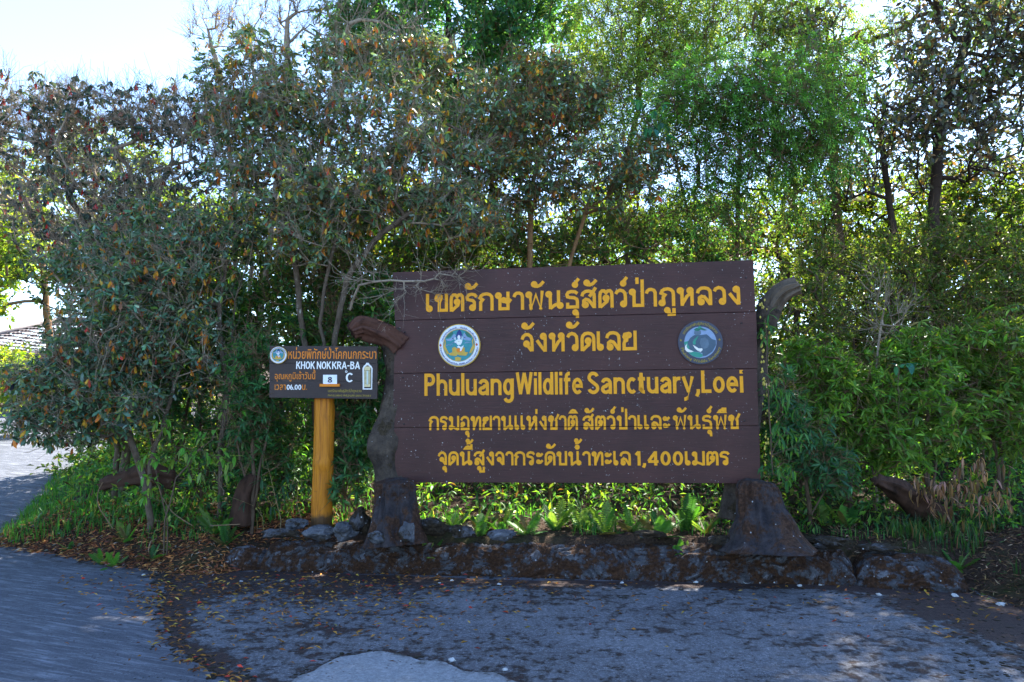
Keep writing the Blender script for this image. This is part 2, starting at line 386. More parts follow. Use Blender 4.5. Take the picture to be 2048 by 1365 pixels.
# a lookup of the ground for scattering
GX, GY = np.arange(-12, 9, .1), np.arange(4.5, 24, .1); _X, _Y = np.meshgrid(GX, GY); GZ = ground_h(_X, _Y); GD = sdist(_X, _Y)
def lut(T, x, y):
    fx = np.clip((np.asarray(x) + 12) / .1, 0, len(GX) - 2); fy = np.clip((np.asarray(y) - 4.5) / .1, 0, len(GY) - 2)
    i, j = fx.astype(int), fy.astype(int); a, b = fx - i, fy - j
    return (T[j, i] * (1 - a) + T[j, i + 1] * a) * (1 - b) + (T[j + 1, i] * (1 - a) + T[j + 1, i + 1] * a) * b
def GR(px, py):     # pixel -> point on the bank
    d = ray(px, py); ts = np.arange(4.5, 22, .02) / d[1]; pts = CAMP + ts[:, None] * d
    z = np.maximum(lut(GZ, pts[:, 0], pts[:, 1]), roadz(pts[:, 1])); k = np.argmax(pts[:, 2] <= z)
    return pts[k]
#==SIGNS
# ------------------------------------------------------------------ lettering
class Plane:
    def __init__(s, o, u, w):
        s.o = np.array(o, float); s.u = nrm(u); w = np.array(w, float); w = w - s.u * (w @ s.u); s.w = nrm(w); s.n = np.cross(s.u, s.w)
        if s.n[1] > 0: s.n = -s.n
    def uv(s, px, py):
        d = ray(px, py); t = ((s.o - CAMP) @ s.n) / (d @ s.n); q = CAMP + d * t - s.o; return np.array([q @ s.u, q @ s.w])
    def at(s, u, v, z=0.0): return s.o + np.outer(np.atleast_1d(u), s.u) + np.outer(np.atleast_1d(v), s.w) + np.outer(np.atleast_1d(z) * np.ones(np.size(u)), s.n)
GL = {}
def glyph(ch, off):
    k = (ch, off)
    if k not in GL:
        c = bpy.data.curves.new('glyph', 'FONT'); c.body = ch; c.size = 1; c.offset = off; c.extrude = .05; c.resolution_u = 1
        o = bpy.data.objects.new('glyph', c); COL.objects.link(o); bpy.context.view_layer.update()
        me = bpy.data.meshes.new_from_object(o.evaluated_get(bpy.context.evaluated_depsgraph_get()))
        V = np.array([v.co[:] for v in me.vertices]).reshape(-1, 3); Fc = [tuple(p.vertices) for p in me.polygons]
        bpy.data.objects.remove(o); bpy.data.curves.remove(c); bpy.data.meshes.remove(me); GL[k] = (V, Fc)
    return GL[k]
ADV = {}
def adv(ch):
    if ch not in ADV:
        ADV[ch] = glyph(ch + 'l', 0)[0][:, 0].max() - glyph('l', 0)[0][:, 0].max()
    return ADV[ch]
ABOVE, TONE, BELOW = 'ัิีืํ', '่้์', 'ุู'
def layout(text, off):
    pen = 0; Vs, Fs, n = [], [], 0; last = ''; hasup = False
    for ch in text.replace('้ำ', 'ํ้า').replace('ำ', 'ํา'):
        if ch == ' ': pen += .28; last = ''; continue
        V, Fc = glyph(ch, off); V = V.copy()
        mark = ch in ABOVE + TONE + BELOW
        if mark:
            if ch == 'ํ' and adv(ch) > .05: pass
            if last in 'ปฝฟ' and ch not in BELOW: V[:, 0] -= .14
            if ch in TONE and hasup: V[:, 1] += .19
            elif ch in TONE: V[:, 1] += .02
            if ch in ABOVE: hasup = True
            V[:, 0] += pen
        else:
            V[:, 0] += pen; pen += adv(ch); last = ch; hasup = False
        # นำ with a tone: the ring comes first in the string
        Fs += [tuple(i + n for i in f) for f in Fc]; n += len(V); Vs.append(V)
    return np.vstack(Vs), Fs
def build_faces(name, V3, Fs, mat, parent):
    me = bpy.data.meshes.new(name); V3 = V3 - worldloc(parent); me.from_pydata([tuple(v) for v in V3], [], Fs); me.update()
    me.materials.append(MATS[mat]); o = bpy.data.objects.new(name, me); COL.objects.link(o); o.parent = parent; return o
def cut(V, Fs, seams, gap):
    bm = bmesh.new(); vs_ = [bm.verts.new(v) for v in V]
    for f in Fs:
        try: bm.faces.new([vs_[i] for i in f])
        except ValueError: pass
    for (u0, v0, u1, v1) in seams:
        d = Vector((u1 - u0, v1 - v0, 0)).normalized(); no = Vector((-d.y, d.x, 0)); c = Vector((u0, v0, 0))
        for sg in (-1, 1):
            bmesh.ops.bisect_plane(bm, geom=bm.verts[:] + bm.edges[:] + bm.faces[:], plane_co=c + no * gap * .5 * sg, plane_no=no, dist=1e-6)
        kill = [f for f in bm.faces if abs((f.calc_center_median() - c).dot(no)) < gap * .5]
        bmesh.ops.delete(bm, geom=kill, context='FACES')
    bm.verts.index_update(); V = np.array([v.co[:] for v in bm.verts]); Fs = [tuple(v.index for v in f.verts) for f in bm.faces]; bm.free(); return V, Fs
def text_line(text, pl, L, R, hpx, ref, mat, parent, name='lettering', off=.012, th=.004, z0=0.0, seams=None, label=None):
    V, Fs = layout(text, off)
    A, B = pl.uv(*L), pl.uv(*R); H = pl.uv(L[0], L[1] - hpx)[1] - A[1]
    x0, x1 = V[:, 0].min(), V[:, 0].max(); e = B - A
    sx = (V[:, 0] - x0) / (x1 - x0); u = A[0] + e[0] * sx; v = A[1] + e[1] * sx + V[:, 1] * H / ref
    z = np.where(V[:, 2] > 0, z0 + th, z0 - .004)
    if seams: 
        W_, Fs = cut(np.stack([u, v, z], -1), Fs, seams, .006); u, v, z = W_.T
    o = build_faces(name, pl.at(u, v, z), Fs, mat, parent)
    if label: o['label'] = label
    return o
#==STROKES
# a sign painter's narrow roman alphabet drawn as strokes (centre lines, cap height 1)
def arc_(cx, cy, rx, ry, a0, a1, n=10):
    return [(cx + rx * math.cos(math.radians(a0 + (a1 - a0) * i / n)), cy + ry * math.sin(math.radians(a0 + (a1 - a0) * i / n))) for i in range(n + 1)]
def roman(ch, t):
    h = t / 2; x = .73; r = lambda w: w / 2 - h
    def o(w, y0, y1): return arc_(w / 2, (y0 + y1) / 2, r(w), (y1 - y0) / 2 - h, 90, 450, 22)
    G = {
     'P': (.53, [[(h, 0), (h, 1)], [(h, 1 - h), (.28, 1 - h)] + arc_(.28, .72, .25 - h, .28 - h, 90, -90, 10) + [(.28, .44 + h), (h, .44 + h)]]),
     'R': (.56, [[(h, 0), (h, 1)], [(h, 1 - h), (.28, 1 - h)] + arc_(.28, .73, .26 - h, .27 - h, 90, -90, 10) + [(.28, .46 + h), (h, .46 + h)], [(.27, .5), (.52, 0)]]),
     'B': (.56, [[(h, 0), (h, 1)], [(h, 1 - h), (.28, 1 - h)] + arc_(.28, .76, .22 - h, .24 - h, 90, -90, 8) + [(h, .52 + h)], [(h, .52 + h), (.28, .52 + h)] + arc_(.28, .29, .27 - h, .29 - h, 90, -90, 8) + [(h, h)]]),
     'K': (.58, [[(h, 0), (h, 1)], [(.52, 1), (h * 1.5, .42)], [(.24, .58), (.54, 0)]]),
     'H': (.58, [[(h, 0), (h, 1)], [(.58 - h, 0), (.58 - h, 1)], [(h, .52), (.58 - h, .52)]]),
     'N': (.6, [[(h, 0), (h, 1)], [(.6 - h, 0), (.6 - h, 1)], [(h, 1 - h), (.6 - h, h)]]),
     'O': (.62, [o(.62, 0, 1)]),
     'A': (.62, [[(h * .6, 0), (.31, 1 - h * .3)], [(.62 - h * .6, 0), (.31, 1 - h * .3)], [(.14, .3), (.48, .3)]]),
     'C': (.6, [arc_(.32, .5, .31 - h, .5 - h, 42, 318, 18)]),
     'L': (.46, [[(h, 1), (h, 0)], [(h, h), (.46, h)]]),
     'S': (.56, [arc_(.28, .745, .27 - h, .255 - h, 15, 230, 12) + arc_(.28, .265, .28 - h, .265 - h, 60, -165, 14)]),
     'W': (.84, [[(h * .8, 1), (.22, h * .4)], [(.22, h * .4), (.42, .98)], [(.42, .98), (.62, h * .4)], [(.62, h * .4), (.84 - h * .8, 1)]]),
     'h': (.53, [[(h, 0), (h, 1)], [(h, .45)] + arc_(.53 / 2, .46, r(.53), .27 - h, 165, 0, 9) + [(.53 - h, 0)]]),
     'n': (.53, [[(h, 0), (h, x)], [(h, .45)] + arc_(.53 / 2, .46, r(.53), .27 - h, 165, 0, 9) + [(.53 - h, 0)]]),
     'u': (.53, [[(.53 - h, 0), (.53 - h, x)], [(h, x)] + arc_(.53 / 2, .27, r(.53), .27 - h, 180, 345, 9)]),
     'l': (t, [[(h, 0), (h, 1)]]),
     'i': (t, [[(h, 0), (h, x)], [(h, .84), (h, 1)]]),
     'd': (.53, [[(.53 - h, 0), (.53 - h, 1)], o(.5, 0, x)]),
     'a': (.52, [[(.52 - h, 0), (.52 - h, .45)] + arc_(.26, .46, r(.52), .27 - h, 0, 165, 9), [(.52 - h, .43), (.3, .41)] + arc_(.24, .21, .24 - h, .21 - h, 90, 270, 8) + [(.52 - h, .15)]]),
     'g': (.52, [o(.5, 0, x), [(.52 - h, x)] + [(.52 - h, -.05)] + arc_(.26, -.08, r(.52), .27 - h, 0, -160, 9)]),
     'e': (.54, [[(h, .37), (.54 - h * 1.2, .37)] + arc_(.27, .365, r(.54), .365 - h, 0, 318, 18)]),
     'c': (.46, [arc_(.26, .365, .26 - h, .365 - h, 48, 312, 14)]),
     'f': (.34, [[(.13, 0), (.13, .8)] + arc_(.13 + .16, .8, .16, .2 - h, 180, 85, 6), [(0, x - h), (.33, x - h)]]),
     't': (.34, [[(.15, .92), (.15, .16)] + arc_(.15 + .14, .17, .14, .17 - h, 180, 280, 6), [(0, x - h), (.33, x - h)]]),
     'r': (.34, [[(h, 0), (h, x)], [(h, .42)] + arc_(.3, .44, .22, .29 - h, 165, 78, 6)]),
     'y': (.54, [[(h * .8, x), (.3, .05)], [(.54 - h * .8, x), (.24, -.2)] + arc_(.1, -.16, .15, .1, -20, -95, 4)]),
     'o': (.54, [o(.54, 0, x)]),
     ',': (.2, [[(.12, .17), (.12, 0)], [(.12, .02), (.04, -.14)]]),
     '.': (.17, [[(.085, 0), (.085, .17)]]), '-': (.34, [[(.02, .44), (.32, .44)]]),
     '0': (.64, [o(.64, 0, 1)]), '1': (.32, [[(.32 - h, 0), (.32 - h, 1)], [(.02, .74), (.32 - h, .97)]]),
     '4': (.68, [[(.5, 0), (.5, 1)], [(.5, .96), (.05, .3)], [(.03, .28), (.68, .28)]]),
     '6': (.6, [arc_(.3, .31, .3 - h, .31 - h, 90, 450, 16), arc_(.42, .31, .42 - h, .67, 180, 105, 8)]),
     '8': (.62, [arc_(.31, .75, .27 - h, .25 - h, 90, 450, 14), arc_(.31, .27, .31 - h, .27 - h, 90, 450, 16)]),
    }
    return G[ch]
def stroke_mesh(pts, t, z):
    p = np.array(pts, float); keep = [0] + [i for i in range(1, len(p)) if np.hypot(*(p[i] - p[i - 1])) > 1e-4]; p = p[keep]
    closed = np.hypot(*(p[0] - p[-1])) < 1e-3; d = nrm(np.diff(p, axis=0)); n = np.stack([-d[:, 1], d[:, 0]], -1)
    if closed: nn = [n[-1] + n[0]] + [n[i - 1] + n[i] for i in range(1, len(n))] + [n[-1] + n[0]]
    else: nn = [n[0]] + [n[i - 1] + n[i] for i in range(1, len(n))] + [n[-1]]
    nn = nrm(np.array(nn)); seg = np.vstack([n, n[-1:]]); k = np.clip(1 / np.maximum(.5, (nn * seg).sum(1)), 1, 1.6)[:, None]
    l, r = p + nn * k * t / 2, p - nn * k * t / 2; m = len(p)
    V = np.vstack([np.column_stack([q, np.full(m, zz)]) for zz in (z, -1.) for q in (l, r)])
    Fs = []
    for i in range(m - 1):
        Fs += [(i, m + i, m + i + 1, i + 1), (i, i + 1, 2 * m + i + 1, 2 * m + i), (m + i, 3 * m + i, 3 * m + i + 1, m + i + 1)]
    if not closed: Fs += [(0, 2 * m, 3 * m, m), (m - 1, 2 * m - 1, 4 * m - 1, 3 * m - 1)]
    return V, Fs
def roman_line(text, pl, L, R, hpx, mat, parent, t=.155, gap=.075, th=.004, z0=0.0, seams=None, name='lettering', sp=.3):
    pen = 0; Vs, Fs, n = [], [], 0
    for ch in text:
        if ch == ' ': pen += sp; continue
        w, st = roman(ch, t)
        for i, s in enumerate(st):
            V, f = stroke_mesh(s, t, i * .0002 + .0001); V[:, 0] += pen; Fs += [tuple(q + n for q in g_) for g_ in f]; n += len(V); Vs.append(V)
        pen += w + gap
    V = np.vstack(Vs); A, B = pl.uv(*L), pl.uv(*R); H = pl.uv(L[0], L[1] - hpx)[1] - A[1]; e = B - A
    s = (V[:, 0] - V[:, 0].min()) / (V[:, 0].max() - V[:, 0].min()); u = A[0] + e[0] * s; v = A[1] + e[1] * s + V[:, 1] * H
    z = np.where(V[:, 2] > 0, z0 + th + V[:, 2], z0 - .004)
    if seams:
        W_, Fs = cut(np.stack([u, v, z], -1), Fs, seams, .006); u, v, z = W_.T
    return build_faces(name, pl.at(u, v, z), Fs, mat, parent)
# the looped thai letters of the big sign drawn the same way (body height 1)
def thai(ch, t):
    def c(x, y, r=.1): return arc_(x, y, r, r, 0, 360, 12)
    top = [(.08, .64), (.13, .8), (.27, .9), (.44, .915), (.6, .87), (.7, .76), (.72, .6), (.72, 0)]
    lp = c(.19, .8); dd = [c(.42, .52), [(.5, .46), (.46, .33), (.32, .22), (.12, .03)]]
    iv = [(-.6, 1.17), (-.5, 1.28), (-.36, 1.34), (-.2, 1.3), (-.08, 1.17), (-.6, 1.17)]
    G = {'เ': (.38, [[(.09, 1), (.09, .2)], c(.19, .185)]), 'แ': (.86, [[(.09, 1), (.09, .2)], c(.19, .185), [(.57, 1), (.57, .2)], c(.67, .185)]),
      'า': (.58, [[(.05, .7), (.1, .83), (.2, .905), (.32, .91), (.44, .86), (.5, .74), (.5, 0)]]),
      'ก': (.8, [[(.11, 0), (.11, .46), (.22, .6), (.07, .7), (.14, .82), (.27, .9), (.44, .915), (.6, .87), (.7, .76), (.72, .6), (.72, 0)]]),
      'ข': (.76, [c(.2, .72), [(.11, .78), (.16, .89), (.28, .92), (.38, .86), (.39, .74), (.3, .55), (.28, .42), (.28, .085), (.67, .085)], [(.67, 0), (.67, 1)]]),
      'ช': (.8, [c(.2, .72), [(.11, .78), (.16, .89), (.28, .92), (.38, .86), (.39, .74), (.3, .55), (.28, .42), (.28, .085), (.67, .085)], [(.67, 0), (.67, .62), (.56, .7)], [(.6, .68), (.74, .86), (.84, 1.08)]]),
      'ต': (.8, [[(.1, 0), (.1, .66), (.13, .82), (.22, .905), (.32, .9), (.42, .8), (.52, .9), (.62, .905), (.7, .82), (.72, .66), (.72, 0)]] + dd),
      'ด': (.8, [[(.1, 0), (.1, .62), (.14, .78), (.26, .89), (.42, .915), (.58, .88), (.69, .78), (.72, .62), (.72, 0)]] + dd),
      'ร': (.64, [[(.6, .76), (.5, .88), (.34, .915), (.18, .88), (.09, .76), (.11, .64), (.24, .6), (.4, .57), (.48, .48), (.48, .2)], c(.38, .185)]),
      'ธ': (.72, [[(.64, .8), (.5, .9), (.32, .915), (.16, .87), (.09, .75), (.12, .64), (.24, .6), (.46, .58), (.6, .5), (.63, .38), (.63, .085), (.12, .085), (.12, .32)]]),
      'ษ': (.9, [lp, [(.27, .75), (.27, .085), (.7, .085)], [(.7, 0), (.7, 1)], c(.48, .55, .08), [(.53, .47), (.64, .43), (.76, .47), (.86, .6)]]),
      'บ': (.78, [lp, [(.27, .75), (.27, .085), (.7, .085)], [(.7, 0), (.7, 1)]]), 'ป': (.78, [lp, [(.27, .75), (.27, .085), (.7, .085)], [(.7, 0), (.7, 1.45)]]),
      'พ': (.98, [lp, [(.26, .74), (.31, .06), (.56, .8), (.81, .06), (.9, 1)], [(.27, .3), (.31, 0)], [(.81, 0), (.81, .1)]]),
      'น': (.98, [lp, [(.27, .75), (.27, 0)], [(.27, .03), (.48, .2), (.7, .3)], c(.78, .185), [(.7, 1), (.7, .24)]]),
      'ม': (.86, [lp, [(.28, .76), (.28, .24)], c(.19, .185), [(.27, .24), (.5, .16), (.76, .05)], [(.77, 0), (.77, 1)]]),
      'ท': (.86, [lp, [(.27, .75), (.27, 0)], [(.27, .12), (.56, .84), (.66, .9), (.75, .84), (.77, .7), (.77, 0)]]),
      'ห': (.9, [lp, [(.27, .75), (.27, 0)], [(.27, .08), (.52, .5), (.78, .72)], c(.68, .8), [(.77, .72), (.77, 0)]]),
      'ล': (.8, [top, c(.25, .185), [(.17, .26), (.17, .4), (.28, .48), (.42, .44), (.55, .28), (.7, .05)]]),
      'ส': (.84, [top, c(.25, .185), [(.17, .26), (.17, .4), (.28, .48), (.42, .44), (.55, .28), (.7, .05)], [(.46, .62), (.64, .84), (.8, 1.1)]]),
      'ว': (.64, [[(.05, .72), (.12, .85), (.27, .915), (.42, .87), (.52, .75), (.54, .55), (.54, .2)], c(.44, .185)]),
      'ภ': (.86, [c(.19, .185), [(.28, .24), (.25, .48), (.34, .6), (.15, .7), (.2, .82), (.33, .9), (.5, .915), (.65, .87), (.75, .76), (.77, .6), (.77, 0)]]),
      'ง': (.64, [c(.43, .8), [(.53, .76), (.53, 0)], [(.52, .03), (.3, .3), (.09, .6)]]), 'จ': (.7, [[(.06, .64), (.12, .8), (.25, .9), (.4, .9), (.53, .8), (.59, .62), (.6, .03)], c(.3, .42), [(.36, .33), (.58, .05)]]),
      'ย': (.78, [c(.36, .78, .085), [(.28, .85), (.15, .82), (.11, .7), (.17, .58), (.34, .55)], [(.3, .54), (.15, .47), (.11, .36), (.11, .085), (.69, .085)], [(.69, 0), (.69, 1)]]),
      'อ': (.76, [[(.09, .68), (.16, .82), (.3, .905), (.46, .905), (.6, .82), (.66, .66), (.66, .085), (.13, .085), (.12, .3)], c(.22, .42)]),
      'ะ': (.56, [c(.18, .74, .08), [(.22, .66), (.34, .68), (.5, .84)], c(.18, .26, .08), [(.22, .18), (.34, .2), (.5, .36)]]),
      'ั': (0, [c(-.5, 1.36, .09), [(-.5, 1.26), (-.34, 1.24), (-.18, 1.3), (.0, 1.5)]]), '่': (0, [[(-.1, 1.1), (-.1, 1.44)]]),
      '้': (0, [c(-.36, 1.38, .075), [(-.3, 1.34), (-.36, 1.2), (-.24, 1.22), (-.1, 1.32), (.02, 1.48)]]), '์': (0, [c(-.2, 1.27, .085), [(-.2, 1.36), (-.12, 1.45), (.0, 1.6)]]),
      'ิ': (0, [iv]), 'ี': (0, [iv, [(-.09, 1.13), (-.09, 1.5)]]), 'ื': (0, [iv, [(-.09, 1.13), (-.09, 1.5)], [(-.26, 1.28), (-.26, 1.5)]]), 'ํ': (0, [c(-.3, 1.28, .095)]),
      'ุ': (0, [c(-.2, -.2, .08), [(-.1, -.2), (-.1, -.5)]]), 'ู': (0, [c(-.42, -.2, .08), [(-.33, -.2), (-.33, -.43), (-.08, -.43)], [(-.08, -.1), (-.08, -.51)]])}
    return G[ch]
def thai_strokes(text, t, gap):
    pen = 0; out = []; last = ''; up = False
    for ch in text.replace('้ำ', 'ํ้า').replace('ำ', 'ํา'):
        if ch == ' ': pen += .4; continue
        w, st_ = thai(ch, t); dx = dy = 0
        if w == 0:
            dx = -gap - (.24 if last == 'ป' and ch not in BELOW else 0)
            if ch in TONE and up: dy = .36
            elif ch in TONE and last == 'ป': dy = .12
            if ch in ABOVE: up = True
        else: last = ch; up = False
        for i, s_ in enumerate(st_): out.append(([(x + pen + dx, y + dy) for x, y in s_], i if w else i + 3))
        pen += (w + gap) if w else 0
    return out
def thai_line(text, pl, L, R, hpx, mat, parent, t=.17, gap=.07, th=.004, seams=None, name='lettering'):
    Vs, Fs, n = [], [], 0
    for s_, i in thai_strokes(text, t, gap):
        V, f = stroke_mesh(s_, t, i * .0002 + .0001); Fs += [tuple(q + n for q in g_) for g_ in f]; n += len(V); Vs.append(V)
    V = np.vstack(Vs); A, B = pl.uv(*L), pl.uv(*R); H = pl.uv(L[0], L[1] - hpx)[1] - A[1]; e = B - A
    s = (V[:, 0] - V[:, 0].min()) / (V[:, 0].max() - V[:, 0].min()); u = A[0] + e[0] * s; v = A[1] + e[1] * s + V[:, 1] * H
    rj = np.random.default_rng(len(text)); z = np.where(V[:, 2] > 0, th + V[:, 2], -.004)
    if seams: W_, Fs = cut(np.stack([u, v, z], -1), Fs, seams, .006); u, v, z = W_.T
    return build_faces(name, pl.at(u, v, z), Fs, mat, parent)
#==ENDST
def ring_text(text, pl, c, r, h, a0, a1, mat, parent, inward=False, z=.03, ref=.55, off=.01):
    V, Fs = layout(text, off); x0, x1 = V[:, 0].min(), V[:, 0].max(); t = (V[:, 0] - x0) / (x1 - x0)
    a = np.radians(a0 + (a1 - a0) * t); rr = r + (-V[:, 1] if inward else V[:, 1]) * h / ref
    zz = np.where(V[:, 2] > 0, z + .002, z - .002)
    return build_faces('ring_lettering', pl.at(c[0] + rr * np.cos(a), c[1] + rr * np.sin(a), zz), Fs, mat, parent)
def slab(name, pl, uv, z0, z1, mat, parent, bevel=0.0):
    bm = bmesh.new(); n = len(uv); uv = np.array(uv)
    a = [bm.verts.new(p) for p in pl.at(uv[:, 0], uv[:, 1], z0)]; b = [bm.verts.new(p) for p in pl.at(uv[:, 0], uv[:, 1], z1)]
    bm.faces.new(a); bm.faces.new(b)
    for i in range(n): bm.faces.new((a[i], a[(i + 1) % n], b[(i + 1) % n], b[i]))
    if bevel: 
        bmesh.ops.recalc_face_normals(bm, faces=bm.faces)
        bmesh.ops.bevel(bm, geom=list(bm.edges), offset=bevel, segments=2, affect='EDGES', profile=.6)
    return bm_obj(name, bm, mat, parent)
def circ(c, r, n=48, k=1.0): return [(c[0] + r * math.cos(2 * math.pi * i / n), c[1] + r * k * math.sin(2 * math.pi * i / n)) for i in range(n)]
def px_poly(pts, ctr, R, c, r): return [(c[0] + (x - ctr[0]) / R * r, c[1] - (y - ctr[1]) / R * r) for x, y in pts]
def ringmesh(name, pl, c, r0, r1, z0, z1, mat, parent, n=56):
    a = 2 * np.pi * np.arange(n) / n; V = []; 
    for r, z in ((r0, z0), (r0, z1), (r1, z1), (r1, z0)): V.append(pl.at(c[0] + r * np.cos(a), c[1] + r * np.sin(a), z))
    Fq = [(k * n + i, k * n + (i + 1) % n, ((k + 1) % 4) * n + (i + 1) % n, ((k + 1) % 4) * n + i) for k in range(4) for i in range(n)]
    return mesh_np(name, np.vstack(V), [Fq], mat, parent)
def rod(name, a, b, r, mat, parent, n=12, r2=None):
    a, b = np.array(a, float), np.array(b, float); A, B = frames((b - a)[None]); th = 2 * np.pi * np.arange(n) / n
    rg = np.cos(th)[:, None] * A + np.sin(th)[:, None] * B; V = np.vstack([a + rg * r, b + rg * (r2 or r), [a], [b]])
    Fq = [(i, (i + 1) % n, n + (i + 1) % n, n + i) for i in range(n)]; T = [(2 * n, (i + 1) % n, i) for i in range(n)] + [(2 * n + 1, n + i, n + (i + 1) % n) for i in range(n)]
    return mesh_np(name, V, [Fq, T], mat, parent)

# ------------------------------------------------------------------ the big sign
DL, DR = 7.42, 6.98
BL, BR, TL, TR = P(786, 965, DL), P(1520, 968, DR), P(791, 544, DL), P(1507, 520, DR)
BS = Plane(BL, BR - BL, (TL - BL) + (TR - BR))
big = empty('wooden_sign', (BL + BR) / 2, 'large dark brown plank sign with yellow Thai lettering and two round emblems', 'sign')
seampx = [((786, 544.5), (1507, 520)), ((790, 641.5), (1512, 624)), ((788, 747.5), (1515, 737.5)), ((786, 856), (1518, 852)), ((786, 965.5), (1521, 968))]
SE = [(BS.uv(*a), BS.uv(*b)) for a, b in seampx]
rr = random.Random(4)
for k in range(4):
    (a, b), (c, d) = SE[k], SE[k + 1]; gp = .0022
    zz = rr.uniform(-.0015, .0015)
    t = [(a[0] + rr.uniform(-.004, .004), a[1] - gp), (b[0] + rr.uniform(-.004, .004), b[1] - gp), (d[0] + rr.uniform(-.004, .004), d[1] + gp), (c[0] + rr.uniform(-.004, .004), c[1] + gp)]
    slab('plank', BS, t, -.05, zz, 'sign_brown', big, .0035)
slab('backing_board', BS, [SE[0][0] * 0 + [.02, .02], [SE[4][1][0] - .02, .02], [SE[0][1][0] - .03, SE[0][1][1] - .03], [.03, SE[0][0][1] - .03]] if False else [(.02, .02), (float(SE[4][1][0]) - .02, .02), (float(SE[0][1][0]) - .03, float(SE[0][1][1]) - .03), (.03, float(SE[0][0][1]) - .03)], -.075, -.0505, 'dark_wall', big)  # unseen backing, added to stop sunlight showing through the plank gaps
seams = [(a[0], a[1], b[0], b[1]) for a, b in SE[1:4]]
def lb(y0, y1, x): t = (x - 852) / 628; return (x, y0 + (y1 - y0) * t)
thai_line('เขตรักษาพันธุ์สัตว์ป่าภูหลวง', BS, (852, 625), (1481, 609.5), 36.5, 'letter_yellow', big, seams=seams)
thai_line('จังหวัดเลย', BS, (1041.5, 704.7), (1274, 701), 38.5, 'letter_yellow', big, seams=seams)
roman_line('Phuluang', BS, lb(792.3, 785.7, 849), lb(792.3, 785.7, 1028), 44.5, 'letter_yellow', big, seams=seams)
roman_line('Wildlife', BS, lb(792.3, 785.7, 1032), lb(792.3, 785.7, 1166), 45, 'letter_yellow', big, seams=seams)
roman_line('Sanctuary,', BS, lb(792.3, 785.7, 1175.5), lb(792.3, 785.7, 1400), 45, 'letter_yellow', big, seams=seams)
roman_line('Loei', BS, lb(792.3, 785.7, 1403), lb(792.3, 785.7, 1487), 45, 'letter_yellow', big, seams=seams)
thai_line('กรมอุทยานแห่งชาติ', BS, (857, 861), (1157, 860), 28.5, 'letter_yellow', big, seams=seams)
thai_line('สัตว์ป่าและ', BS, (1165, 860), (1341, 859), 28.5, 'letter_yellow', big, seams=seams)
thai_line('พันธุ์พืช', BS, (1346, 859), (1482, 858.5), 28.5, 'letter_yellow', big, seams=seams)
thai_line('จุดนี้สูงจากระดับน้ำทะเล', BS, (875.5, 931), (1262, 931.5), 28, 'letter_yellow', big, seams=seams)
roman_line('1,400', BS, (1269.5, 931.5), (1366.5, 931.5), 28.5, 'letter_yellow', big, .19, .12, seams=seams)
thai_line('เมตร', BS, (1370, 931.5), (1460, 931), 28.5, 'letter_yellow', big, seams=seams)
for x, y in [(809.7, 665), (806, 755.8), (807.8, 848.6), (1482.8, 646.7), (1485.5, 744), (1489, 842), (1492, 556), (812, 575)]:
    u, v = BS.uv(x, y); rod('bolt', BS.at(u, v, -.01)[0], BS.at(u, v, .006)[0], .011, 'bolt_dark', big, 10, .008)
# mildewed moss line and hanging twigs along the top edge are scattered further down

